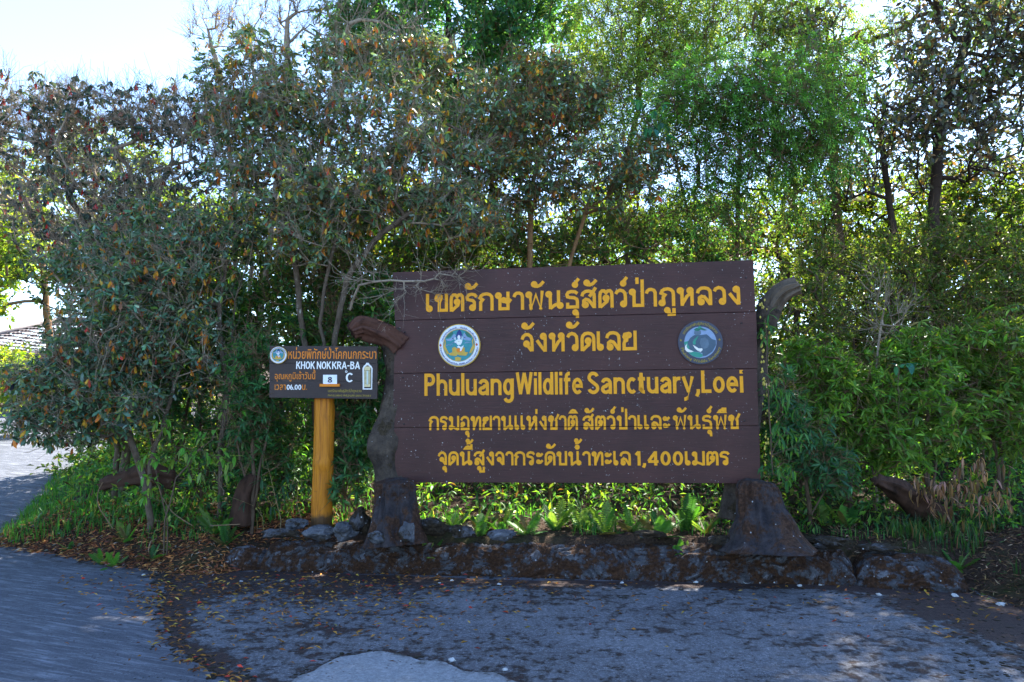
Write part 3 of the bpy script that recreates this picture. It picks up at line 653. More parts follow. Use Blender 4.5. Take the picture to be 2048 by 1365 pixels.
def emblem_one(pl, ctr, rad, parent, z=.0, full=True, name='emblem', label=None):
    c = pl.uv(*ctr); r = pl.uv(ctr[0] + rad, ctr[1])[0] - c[0]
    e = slab(name, pl, circ(c, r), z - .006, z + .02, 'gold', parent, 0)
    if label: e['label'] = label
    k = lambda pts: px_poly(pts, (670, 700), 480, c, r)
    kids = []
    kids.append(ringmesh('ring', pl, c, r * .76, r * .955, z + .019, z + .024, 'ring_white', e))
    slab('medallion', pl, circ(c, r * .735), z + .019, z + .0225, 'teal', e)
    ringmesh('rim', pl, c, r * .735, r * .76, z + .019, z + .025, 'gold', e)
    shp = [('deep_green', [(380, 500), (390, 450), (450, 400), (520, 385), (540, 430), (480, 500), (400, 540)]), ('deep_green', [(800, 440), (830, 380), (900, 420), (955, 500), (930, 560), (850, 500)]),
           ('mist_blue', [(370, 560), (480, 540), (560, 435), (600, 470), (560, 560), (480, 600), (400, 590)]), ('mist_blue', [(760, 560), (770, 440), (800, 420), (850, 510), (940, 545), (930, 600), (820, 590)]),
           ('gold', [(310, 740), (345, 640), (330, 560), (350, 540), (370, 640), (360, 720), (400, 800), (440, 870), (400, 900)]), ('gold', [(1025, 740), (990, 640), (1000, 540), (960, 600), (980, 700), (930, 800), (900, 880), (950, 880)]),
           ('gold', [(430, 880), (520, 850), (510, 760), (570, 730), (620, 770), (700, 790), (760, 730), (800, 760), (800, 850), (880, 860), (830, 935), (680, 925), (640, 900), (600, 940), (460, 920)]),
           ('letter_orange', [(600, 800), (640, 760), (700, 770), (760, 800), (730, 850), (640, 860)]),
           ('gold', [(570, 975), (640, 955), (720, 980), (700, 1045), (590, 1045)]),
           ('navy', [(680, 340), (725, 400), (748, 480), (725, 540), (620, 540), (605, 480), (630, 400)])]
    for i, (m, pts) in enumerate(shp): slab('painted_shape', pl, k(pts), z + .0215, z + .0235 + .00015 * i, m, e)
    shp2 = [('ring_white', [(640, 490), (665, 465), (695, 485), (705, 530), (685, 560), (650, 560), (635, 530)]), ('ring_white', [(600, 580), (650, 565), (700, 565), (745, 590), (735, 640), (705, 690), (640, 690), (610, 650)]),
            ('ring_white', [(570, 600), (600, 590), (605, 640), (570, 640)]), ('ring_white', [(575, 520), (590, 515), (595, 580), (565, 565)]), ('ring_white', [(735, 480), (750, 520), (745, 600), (730, 570)]),
            ('ring_white', [(620, 740), (660, 700), (710, 740), (780, 700), (720, 830), (690, 830), (700, 770)]), ('gold', [(640, 600), (665, 610), (700, 600), (665, 625)])]
    for i, (m, pts) in enumerate(shp2): slab('painted_figure', pl, k(pts), z + .023, z + .0262 + .0001 * i, m, e)
    if full:
        for x, y in ((530, 540), (803, 525)): slab('eye', pl, circ(k([(x, y)])[0], r * .025, 8), z + .023, z + .0262, 'black_paint', e)
        for x in (248, 1072): slab('diamond', pl, k([(x - 28, 690), (x, 650), (x + 28, 690), (x, 730)]), z + .023, z + .0262, 'red_paint', e)
        rng = random.Random(3)
        for i in range(9):          # pale cloud outlines
            x, y = rng.choice([(430, 620), (480, 680), (560, 640), (860, 640), (900, 700), (840, 720), (470, 760), (440, 690), (900, 640)]); x += rng.uniform(-20, 20)
            slab('cloud_line', pl, k([(x - 55, y + 12), (x - 10, y - 16), (x + 45, y + 4), (x + 42, y + 12), (x - 10, y - 6), (x - 52, y + 20)]), z + .022, z + .0255, 'mist_blue', e)
        ring_text('กรมอุทยานแห่งชาติ', pl, c, r * .80, r * .06, 166, 98, 'navy', e, z=z + .0242)
        ring_text('สัตว์ป่า และพันธุ์พืช', pl, c, r * .80, r * .06, 86, 14, 'navy', e, z=z + .0242)
        ring_text('Department of National Parks, Wildlife and Plant Conservation', pl, c, r * .905, r * .085, 187, 353, 'navy', e, inward=True, z=z + .0242, ref=.682)
    else:
        ring_text('กรมอุทยานแห่งชาติ สัตว์ป่า และพันธุ์พืช', pl, c, r * .82, r * .07, 166, 14, 'navy', e, z=z + .0242)
    return e
emblem_one(BS, (919, 691.5), 42.2, big, label='round white emblem with blue pointed crown and golden base')
c = BS.uv(1400.2, 685.4); r = BS.uv(1445, 685.4)[0] - c[0]
e = slab('emblem', BS, circ(c, r), -.006, .022, 'ring_dark', big); e['label'] = 'round dark emblem showing an elephant with white tusks'
slab('medallion', BS, circ(c, r * .72), .021, .0235, 'mist_blue', e)
k = lambda pts: px_poly(pts, (685, 630), 508, c, r)
sh = [('emblem_green', [(310, 620), (420, 590), (430, 640), (340, 700)]), ('emblem_green', [(400, 850), (520, 845), (660, 870), (735, 920), (720, 965), (650, 985), (520, 955), (440, 900)]),
      ('slate_light', [(545, 420), (555, 365), (600, 335), (650, 335), (700, 365), (705, 430), (660, 465), (580, 460)]),
      ('slate', [(400, 610), (460, 520), (550, 460), (700, 460), (830, 445), (890, 500), (950, 560), (1035, 590), (1035, 700), (950, 850), (800, 950), (735, 950), (720, 880), (640, 855), (560, 850), (420, 800), (385, 740), (400, 670)]),
      ('emblem_green', [(345, 690), (385, 650), (430, 740), (430, 790), (380, 760)]),
      ('slate_light', [(700, 540), (790, 520), (860, 580), (880, 680), (840, 760), (760, 790), (700, 740), (670, 640)]),
      ('emblem_green', [(510, 620), (545, 560), (610, 500), (650, 480), (610, 545), (575, 610), (580, 660), (550, 690), (515, 665)]),
      ('deep_green', [(545, 330), (600, 290), (660, 300), (720, 290), (845, 350), (780, 358), (700, 330), (640, 372), (560, 352)]),
      ('emblem_green', [(620, 300), (655, 265), (690, 242), (712, 270), (710, 300), (660, 310)]),
      ('ivory', [(380, 658), (330, 720), (328, 790), (375, 848), (460, 860), (525, 842), (450, 805), (400, 780), (366, 735)]),
      ('ivory', [(510, 685), (560, 715), (640, 772), (680, 775), (710, 768), (732, 790), (722, 820), (680, 857), (615, 825), (550, 760)])]
for i, (m, pts) in enumerate(sh): slab('painted_shape', BS, k(pts), .0225, .0245 + .00025 * i, m, e)
ring_text('เขตรักษาพันธุ์สัตว์ป่าภูหลวง', BS, c, r * .80, r * .09, 152, 28, 'letter_dull', e, z=.0225)
ring_text('Phuluang Wildlife Sanctuary', BS, c, r * .93, r * .13, 196, 345, 'letter_dull', e, inward=True, z=.0225, ref=.682)
for x in (240, 1120):
    st = [(x + (34 if i % 2 == 0 else 14) * math.sin(i * math.pi / 5), 575 - (34 if i % 2 == 0 else 14) * math.cos(i * math.pi / 5)) for i in range(10)]
    slab('star', BS, k(st), .021, .0245, 'letter_dull', e)

# ------------------------------------------------------------------ the small sign on its orange post
YS = 7.42
s0, s1, s2 = P(538.6, 796, YS), P(753, 798.6, YS), P(539, 692, YS)
SS = Plane(s0, s1 - s0, s2 - s0)
small = empty('post_sign', [*(P(645, 1045, 7.6)[:2]), .33], 'small dark plank sign on a thick orange post reading KHOK NOK KRA-BA', 'sign')
loft('post', [P(643, 1062, 7.58), P(644, 1000, 7.58), P(647, 900, 7.58), P(648, 800, 7.58), P(648, 740, 7.58)], [.104, .1, .1, .097, .095], 'orange_paint', small, 40, .03, .003, .0035, 15, seed=3,
     flare=lambda th, t: .018 * math.exp(-((t - .42) / .035) ** 2) * max(0, math.cos(th - 3.4)) + .012 * math.exp(-((t - .72) / .03) ** 2) * max(0, math.cos(th + .2)))
ys = [(692, 692.8), (727, 727.5), (762, 763), (796, 798.8)]
for a, b in zip(ys, ys[1:]):
    q = [SS.uv(539, a[0]), SS.uv(755, a[1]), SS.uv(754, b[1]), SS.uv(538.5, b[0])]; q[0][1] -= .001; q[1][1] -= .001; q[2][1] += .001; q[3][1] += .001
    slab('plank', SS, q, -.045, random.Random(a[0]).uniform(-.001, .001), 'board_dark', small, .0025)
T = lambda *a, **kw: text_line(*a, **kw, th=.003)
RL = lambda *a, **kw: roman_line(*a, **{'t': .14, 'th': .003, **kw}) if len(a) < 8 else roman_line(*a, th=.003, **kw)
T('หน่วยพิทักษ์ป่าโคกนกกระบา', SS, (576.5, 718), (752.5, 718), 14.6, .548, 'letter_orange', small, off=.006)
RL('KHOK', SS, (592.3, 738.4), (629.8, 738.4), 15, 'letter_white', small)
RL('NOK', SS, (633.6, 738.4), (662, 738.6), 15, 'letter_white', small)
RL('KRA-BA', SS, (664.2, 738.6), (720, 738.8), 15, 'letter_white', small)
T('อุณหภูมิเช้าวันนี้', SS, (549.5, 758.8), (630.7, 758.8), 10.2, .548, 'letter_orange', small, off=.004)
T('เวลา', SS, (549.3, 780), (571.3, 780), 10.2, .548, 'letter_orange', small, off=.004)
RL('06.00', SS, (573.3, 780), (602.5, 780), 10.2, 'letter_white', small, .17)
T('น.', SS, (604.3, 780), (614, 780), 10.2, .548, 'letter_orange', small, off=.004)
RL('C', SS, (691.5, 764.8), (705.3, 764.8), 18.6, 'letter_white', small, .15)
cc = SS.uv(692.6, 743.8); rr_ = SS.uv(694.8, 743.8)[0] - cc[0]; ringmesh('degree_ring', SS, cc, rr_ * .5, rr_ * 1.05, -.002, .003, 'letter_white', small, 20)
T('เขตรักษาพันธุ์สัตว์ป่าภูหลวง', SS, (656, 784.8), (723, 785), 4.4, .548, 'letter_dull', small, off=.004)
T('PHULUANG WILDLIFE SANCTUARY', SS, (656, 793.2), (742.6, 794), 3.8, .682, 'letter_dull', small, off=.008)
emblem_one(SS, (558, 711), 17.2, small, z=.002, full=False, label='small white ringed emblem at the board corner')
def boxpx(name, x0, y0, x1, y1, z0, z1, mat, parent, bev=0): return slab(name, SS, [SS.uv(x0, y1), SS.uv(x1, y1), SS.uv(x1, y0), SS.uv(x0, y0)], z0, z1, mat, parent, bev)
boxpx('shelf', 640.6, 768.4, 680.2, 773.8, .0, .032, 'letter_orange', small, .002)
card = empty('number_card', SS.at(*SS.uv(660, 768.2), .012)[0], 'white card bearing the number 8 on the small orange shelf', 'card')
boxpx('card_sheet', 646.6, 750.2, 674.3, 768.3, .004, .010, 'card_white', card)
RL('8', SS, (655.8, 765.6), (664.6, 765.6), 11.2, 'black_paint', card, .15, z0=.0105, name='numeral')
th_ = empty('thermometer', SS.at(*SS.uv(735.5, 779.7), .01)[0], 'white framed wall thermometer with cream scale on the small sign', 'thermometer')
fr = [(725.7, 779.8), (744.6, 779.8), (745.3, 737), (742.5, 732), (739.5, 730), (737.5, 726.2), (733, 726.2), (731, 730), (728, 732), (725.5, 737)]
inn = [(728.3, 777.3), (742.4, 777.3), (742.9, 738), (740.8, 734.6), (738, 732.6), (736.8, 731.4), (734, 731.4), (732.8, 732.6), (730, 734.6), (728, 738)]
n = len(fr); A = np.array([SS.uv(*p) for p in fr]); B = np.array([SS.uv(*p) for p in inn]); V = np.vstack([SS.at(A[:, 0], A[:, 1], .0), SS.at(A[:, 0], A[:, 1], .008), SS.at(B[:, 0], B[:, 1], .008), SS.at(B[:, 0], B[:, 1], .0)])
mesh_np('frame', V, [[(k_ * n + i, k_ * n + (i + 1) % n, (k_ + 1) * n + (i + 1) % n, (k_ + 1) * n + i) for k_ in range(3) for i in range(n)]], 'letter_white', th_)
boxpx('scale_plate', 728.8, 733.5, 740.9, 774.3, -.001, .006, 'thermo_cream', th_)
boxpx('glass_tube', 733.6, 742, 736.6, 769.5, .005, .011, 'thermo_glass', th_)
for i in range(14):
    y = 743.5 + i * 1.85
    for xa, xb in ((729.8, 732.6), (737.6, 740.2)): boxpx('tick', xa, y, xb, y + .55, .0055, .0068, 'black_paint', th_)
boxpx('band', 729, 741.2, 740.8, 741.9, .0055, .0069, 'black_paint', th_)

# ------------------------------------------------------------------ trunk shaped concrete supports
def fl(amp, n, ph, pw): return lambda th, t: amp * max(0, 1 - t * 1.6) ** 2 * (.35 + .65 * max(0, math.sin(n * th + ph)) ** pw)
ls = empty('trunk_support', [*P(788, 1070, 7.0)[:2], .33], 'knobbly grey concrete tree stump and trunk holding the left end of the large sign', 'support')
loft('stump', [P(790, 1088, 6.98), P(788, 1040, 7.0), P(788, 1000, 7.02), P(790, 968, 7.03), P(790, 961, 7.03)], [.25, .225, .21, .215, .15], 'stump_concrete', ls, 90, .014, .026, .01, 17, .85, seed=1, flare=fl(.12, 3, 1.0, 1))
loft('trunk', [P(790, 985, 7.5), P(782, 930, 7.55), P(776, 890, 7.56), P(788, 830, 7.56), P(800, 760, 7.56), P(796, 700, 7.55), P(778, 664, 7.5)], [.17, .16, .19, .14, .12, .14, .13], 'trunk_concrete', ls, 36, .03, .02, .006, 7, seed=2)
loft('branch_stub', [P(800, 690, 7.5), P(778, 672, 7.46), P(748, 660, 7.42), P(722, 652, 7.38), P(702, 662, 7.33)], [.15, .13, .115, .1, .05], 'red_wood', ls, 44, .012, .034, .014, 12, seed=5)
rs_ = empty('trunk_support', [*P(1525, 1075, 6.7)[:2], .33], 'wide flaring grey concrete stump and trunk holding the right end of the large sign', 'support')
loft('stump', [P(1530, 1100, 6.68), P(1526, 1060, 6.7), P(1518, 1020, 6.74), P(1510, 985, 6.76), P(1508, 967, 6.77), P(1508, 962, 6.77)], [.40, .31, .24, .205, .175, .11], 'stump_concrete', rs_, 110, .014, .03, .013, 17, .8, seed=7, flare=fl(.26, 2, 1.2, 2))
loft('trunk', [P(1458, 1040, 7.2), P(1468, 980, 7.22), P(1492, 860, 7.25), P(1508, 740, 7.25), P(1525, 660, 7.22), P(1545, 615, 7.17)], [.1, .1, .11, .11, .1, .085], 'trunk_concrete', rs_, 30, .03, .02, .006, 7, seed=9)
loft('branch_stub', [P(1530, 655, 7.22), P(1545, 615, 7.2), P(1566, 588, 7.17), P(1598, 574, 7.14)], [.07, .09, .085, .06], 'stub_wood', rs_, 48, .012, .034, .018, 11, seed=11)

# ------------------------------------------------------------------ the log shaped kerb
def kerb(name, x0, x1, yb0, yb1, h0, h1, depth, mat, label, seed, endr=.5, gr=1.0):
    """half-round log lying along the bank: front foot runs from photo x0 to x1"""
    a, b = PG(x0, yb0), PG(x1, yb1); RID = []; n = max(8, int(np.linalg.norm(b - a) / .018)); m = 40; V = []
    ax = nrm(b - a); back = np.array([-ax[1], ax[0], 0])
    for i in range(n + 1):
        t = i / n; base = a + (b - a) * t; h = h0 + (h1 - h0) * t
        ends = min(1, min(t, 1 - t) * np.linalg.norm(b - a) / (h * endr)); er = math.sqrt(max(.0, 1 - (1 - ends) ** 2))
        bow = .03 * mn.noise(Vector((t * 4, seed, 0)))
        for j in range(m + 1):
            u = j / m                                   # 0 foot, 1 back
            th = u * math.pi * .62; cx = depth * (1 - math.cos(th)) * .62; cz = math.sin(min(th, math.pi * .5 + (th - math.pi * .5) * .25)) * h
            s = t * np.linalg.norm(b - a)
            sw = mn.noise(Vector((s * 1.5, u * 1.5, seed))) + .22 * mn.noise(Vector((s * 5, u * 4, seed + 3))); f = math.sin(u * 13 + 46 * sw) * (.55 + .9 * abs(mn.noise(Vector((s * 3, u * 3, seed + 9)))))
            dsp = (.011 * gr * (abs(f) ** .6 * (1 if f > 0 else -1)) + .014 * mn.noise(Vector((s * 2.2, u * 3, seed + 5))) + .012 * mn.noise(Vector((s * 9, u * 9, seed))) + .014 * mn.noise(Vector((s * .8, 0, seed)))) * (1 if u > .02 else .3)
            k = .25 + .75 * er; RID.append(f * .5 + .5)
            V.append(base + back * (cx + (1 - k) * .12 + bow - dsp * math.cos(th)) + np.array([0, 0, cz * (er ** .7) + dsp * math.sin(th) - .02]))
    Fq = [(i * (m + 1) + j, (i + 1) * (m + 1) + j, (i + 1) * (m + 1) + j + 1, i * (m + 1) + j + 1) for i in range(n) for j in range(m)]
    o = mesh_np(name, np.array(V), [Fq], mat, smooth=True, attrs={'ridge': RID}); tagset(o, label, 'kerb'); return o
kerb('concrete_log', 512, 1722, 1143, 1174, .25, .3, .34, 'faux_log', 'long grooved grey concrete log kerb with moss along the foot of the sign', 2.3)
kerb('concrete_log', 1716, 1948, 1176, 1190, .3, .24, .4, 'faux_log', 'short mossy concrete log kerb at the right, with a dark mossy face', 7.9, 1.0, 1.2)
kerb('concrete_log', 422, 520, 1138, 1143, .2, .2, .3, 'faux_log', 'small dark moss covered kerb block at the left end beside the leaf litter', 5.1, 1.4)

# rocks and stones
RK = [((592, 1046), 7.4, (.11, .08, .05), 'grey_rock', 'pale smooth rock at the foot of the orange post'), ((640, 1062), 7.15, (.16, .1, .07), 'grey_rock', 'grey rock in front of the orange post'),
      ((690, 1058), 7.1, (.12, .09, .09), 'grey_rock', 'grey rock between the orange post and the left stump'), ((722, 1040), 7.15, (.1, .1, .12), 'mossy_rock', 'mossy brown boulder against the left side of the left stump'),
      ((815, 1062), 6.72, (.075, .06, .1), 'grey_rock', 'upright grey wedge of rock leaning on the left stump'), ((755, 1072), 6.72, (.1, .06, .05), 'grey_rock', 'low grey rock in front of the left stump'),
      ((868, 1050), 7.0, (.17, .1, .08), 'mossy_rock', 'dark rock right of the left stump'), ((920, 1060), 6.95, (.14, .09, .06), 'mossy_rock', 'dark jagged rock below the ferns left of centre'),
      ((1005, 1068), 6.9, (.13, .08, .05), 'grey_rock', 'low dark rock with a white spot below the ferns'), ((1300, 1066), 6.9, (.16, .08, .04), 'mossy_rock', 'flat dark rock below the right hand ferns'),
      ((1440, 1078), 6.75, (.13, .08, .04), 'mossy_rock', 'flat grey rock at the left foot of the right stump'), ((1650, 1080), 6.75, (.2, .12, .05), 'mossy_rock', 'long low rock just right of the right stump'),
      ((1760, 1092), 6.75, (.2, .1, .03), 'mossy_rock', 'low flat grey rock behind the kerb at the right'), ((560, 1064), 7.1, (.18, .09, .04), 'mossy_rock', 'low dark rock left of the orange post behind the kerb')]
for i, (p, Y, r_, m, lab) in enumerate(RK):
    blob('rock', P(*p, Y) - np.array([0, 0, .015]), [x * .88 for x in r_], m, seed=i + 2, rough=.45, sub=3, label=lab)
STONES = [(1490, 1166, .022, 'largest pale stone at the kerb foot, below the end of the big sign lettering'), (1596, 1172, .016, 'pale stone at the kerb foot right of the right stump'), (1390, 1165, .014, 'pale stone at the kerb foot below the dark emblem'),
 (1243, 1166, .014, 'pale stone at the kerb foot below the word Sanctuary'), (1638, 1170, .014, 'small pale stone at the kerb foot near the gap between the two logs'), (905, 1161, .012, 'tiny pale stone at the kerb foot below the white emblem'),
 (1312, 1170, .01, 'tiny pale stone by the kerb foot left of the right stump'), (998, 1169, .014, 'pale stone at the kerb foot below the word Phuluang'), (1755, 1190, .018, 'wide pale stone in front of the gap between the two concrete logs'),
 (880, 1166, .01, 'small chip of stone at the kerb foot just right of the left stump'), (290, 1150, .012, 'white pebble at the edge of the orange leaf litter'), (485, 1163, .012, 'white pebble in front of the small mossy kerb block'),
 (1905, 1192, .02, 'pale stone in front of the short mossy log'), (1996, 1210, .025, 'pale stone at the right edge past the short log'), (905, 1320, .016, 'stone chip on the rim of the light concrete patch'), (1010, 1338, .012, 'pebble just right of the light concrete patch')]
for i, (px, py, rr0, lab) in enumerate(STONES):
    q = PG(px, py) + np.array([0, -.03, rr0 * .4])
    blob('stone', q, (rr0 * 1.3, rr0, rr0 * .75), 'white_stone', seed=i, rough=.5, sub=2, label=lab, cat='stone', group='pale stones on the pavement')

# ------------------------------------------------------------------ growing things
# ------------------------------------------------------------------ copies of a thing with its parts
def copy_tree(root, loc, rz, sc, label):
    r_ = root.copy(); COL.objects.link(r_); r_.location = [float(x) for x in loc]; r_.rotation_euler = (0, 0, rz); r_.scale = sc; r_['label'] = label
    for ch in root.children:
        c_ = ch.copy(); COL.objects.link(c_); c_.parent = r_
    return r_
def grow(stems, targets, rng, step=.2, up=.8):
    cap = 60000; N = np.zeros((cap, 3)); par = np.full(cap, -1); n = 0; tr = []
    for st in stems:
        st = np.array(st, float); first = True
        for a, b in zip(st, st[1:]):
            m = max(1, int(np.linalg.norm(b - a) / .15))
            for i in range(m + 1):
                if i == 0 and not first: continue
                p = a + (b - a) * i / m
                if not first: p = p + rng.normal(0, .008, 3)
                N[n] = p; par[n] = -1 if first else n - 1; first = False; n += 1
        tr.append(n)
    nt = n; tips = []
    order = np.argsort([np.min(np.linalg.norm(N[:nt] - t, axis=1)) for t in targets]) if len(targets) else []
    for k in order:
        t = targets[k]; d = np.linalg.norm(N[:n] - t, axis=1) + up * np.maximum(0, N[:n, 2] - t[2] + .05)
        j = int(np.argmin(d)); a = N[j]; L = np.linalg.norm(t - a)
        if n > cap - 60: break
        gd = nrm(a - N[par[j]]) if par[j] >= 0 else np.array([0, 0, 1.]); c = a + gd * L * .35 + np.array([0, 0, .08 * L])
        m = max(1, int(L / step)); last = j
        for i in range(1, m + 1):
            s = i / m; p = a * (1 - s) ** 2 + c * 2 * s * (1 - s) + t * s * s
            if i < m: p = p + rng.normal(0, .09 * L / m ** .5, 3) * .5
            N[n] = p; par[n] = last; last = n; n += 1
        tips.append(last)
    return N[:n].copy(), par[:n].copy(), nt, np.array(tips, int)
def radii(par, tips, r0, rt, nt):
    n = len(par); c = np.zeros(n); np.add.at(c, tips, 1)
    for i in range(n - 1, -1, -1):
        if par[i] >= 0: c[par[i]] += c[i]
    c = np.maximum(c, .6); mx = c.max(); p = math.log(max(1.5, r0 / rt)) / math.log(max(mx, 2)); r = rt * c ** min(p, .75)
    return np.minimum(r, r0)
def tubes(N, par, r, sel, sides=5):
    """frusta from parent to child for the selected child nodes, sharing ring orientation"""
    idx = np.nonzero(sel & (par >= 0))[0]
    if not len(idx): return np.zeros((0, 3)), np.zeros((0, 4), int)
    d = np.zeros_like(N); d[par >= 0] = N[par >= 0] - N[par[par >= 0]]; d[par < 0] = (0, 0, 1)
    a, b = frames(d); th = 2 * np.pi * np.arange(sides) / sides
    cs, sn = np.cos(th)[None, :, None], np.sin(th)[None, :, None]
    pi = par[idx]; r0 = np.minimum(r[pi], r[idx] * 1.35)
    A = N[pi][:, None] + (a[idx][:, None] * cs + b[idx][:, None] * sn) * r0[:, None, None]
    B = N[idx][:, None] + (a[idx][:, None] * cs + b[idx][:, None] * sn) * (r[idx])[:, None, None]
    V = np.concatenate([A, B], 1).reshape(-1, 3); m = len(idx); o = (np.arange(m) * 2 * sides)[:, None]
    j = np.arange(sides); k = (j + 1) % sides
    Q = np.stack([o + j, o + k, o + sides + k, o + sides + j], -1).reshape(-1, 4); return V, Q
def segs(A, B, r0, r1, sides=3):
    m = len(A); a, b = frames(B - A); th = 2 * np.pi * np.arange(sides) / sides; cs, sn = np.cos(th)[None, :, None], np.sin(th)[None, :, None]
    R = a[:, None] * cs + b[:, None] * sn; r0 = np.broadcast_to(r0, m)[:, None, None]; r1 = np.broadcast_to(r1, m)[:, None, None]
    V = np.concatenate([A[:, None] + R * r0, B[:, None] + R * r1], 1).reshape(-1, 3); o = (np.arange(m) * 2 * sides)[:, None]; j = np.arange(sides); k = (j + 1) % sides
    return V, np.stack([o + j, o + k, o + sides + k, o + sides + j], -1).reshape(-1, 4)
def leafgeo(p, d, L, Wd, bend, rng, tiny=False, wide=.62, roll=.5):
    d = nrm(d); up = np.array([[0, 0, 1.]]) + rng.normal(0, roll, p.shape); s = nrm(np.cross(d, up)); n = np.cross(s, d)
    L = np.broadcast_to(L, len(p))[:, None]; Wd = np.broadcast_to(Wd, len(p))[:, None]; bend = np.broadcast_to(bend, len(p))[:, None]
    def at(t, w, lift=0.): return p + d * L * t - n * (bend * L * t * t) + s * Wd * w + n * Wd * lift
    if tiny:
        V = np.stack([at(0, 0), at(.5, .5, .25), at(.5, -.5, .25), at(1, 0)], 1).reshape(-1, 3); o = (np.arange(len(p)) * 4)[:, None]
        return V, [np.vstack([o + np.array([[0, 3, 1]]), o + np.array([[0, 2, 3]])])], 4
    V = np.stack([at(0, 0), at(wide * .5, .36, .1), at(wide * .5, -.36, .1), at(min(.85, wide + .12), .5, .12), at(min(.85, wide + .12), -.5, .12), at(1, 0)], 1).reshape(-1, 3)
    o = (np.arange(len(p)) * 6)[:, None]
    return V, [np.vstack([o + np.array([[0, 2, 1]]), o + np.array([[3, 4, 5]])]), o + np.array([[1, 2, 4, 3]])], 6
def tints(pal, n, rng, jit=.22):
    w = np.array([x[1] for x in pal], float); k = rng.choice(len(pal), n, p=w / w.sum()); c = np.array([x[0] for x in pal])[k]
    return np.clip(c * (1 + rng.normal(0, jit, (n, 1))) * (1 + rng.normal(0, .08, (n, 3))), .003, .9)
TEAL = [((.11, .2, .12), 5), ((.085, .15, .07), 4), ((.22, .33, .24), 2.5), ((.16, .21, .04), 3.5), ((.32, .2, .04), 1.6)]
OLDL = [((.5, .16, .025), 4), ((.42, .24, .03), 3), ((.5, .06, .04), 1.2), ((.6, .32, .03), 2), ((.22, .1, .05), 2)]
DARKG = [((.03, .1, .04), 4), ((.045, .14, .05), 4), ((.07, .18, .06), 2)]
BROADG = [((.04, .12, .06), 4), ((.05, .15, .06), 4), ((.09, .2, .08), 2)]
YELG = [((.1, .17, .025), 4), ((.07, .13, .02), 4), ((.17, .22, .03), 2), ((.2, .16, .03), .6)]
BRIGHT = [((.11, .23, .035), 4), ((.08, .16, .03), 4), ((.19, .31, .05), 2), ((.22, .2, .06), .6)]
CONIF = [((.07, .18, .04), 4), ((.05, .1, .03), 3), ((.13, .26, .06), 2)]
CONIFY = [((.14, .23, .05), 4), ((.09, .17, .04), 3), ((.24, .29, .08), 2)]
PURP = [((.09, .1, .09), 4), ((.13, .11, .07), 3), ((.24, .15, .06), 1.8), ((.15, .19, .17), 2), ((.12, .2, .05), 3.5)]
OLIVE = [((.09, .14, .03), 4), ((.06, .11, .03), 4), ((.15, .2, .05), 2), ((.2, .15, .05), .5)]

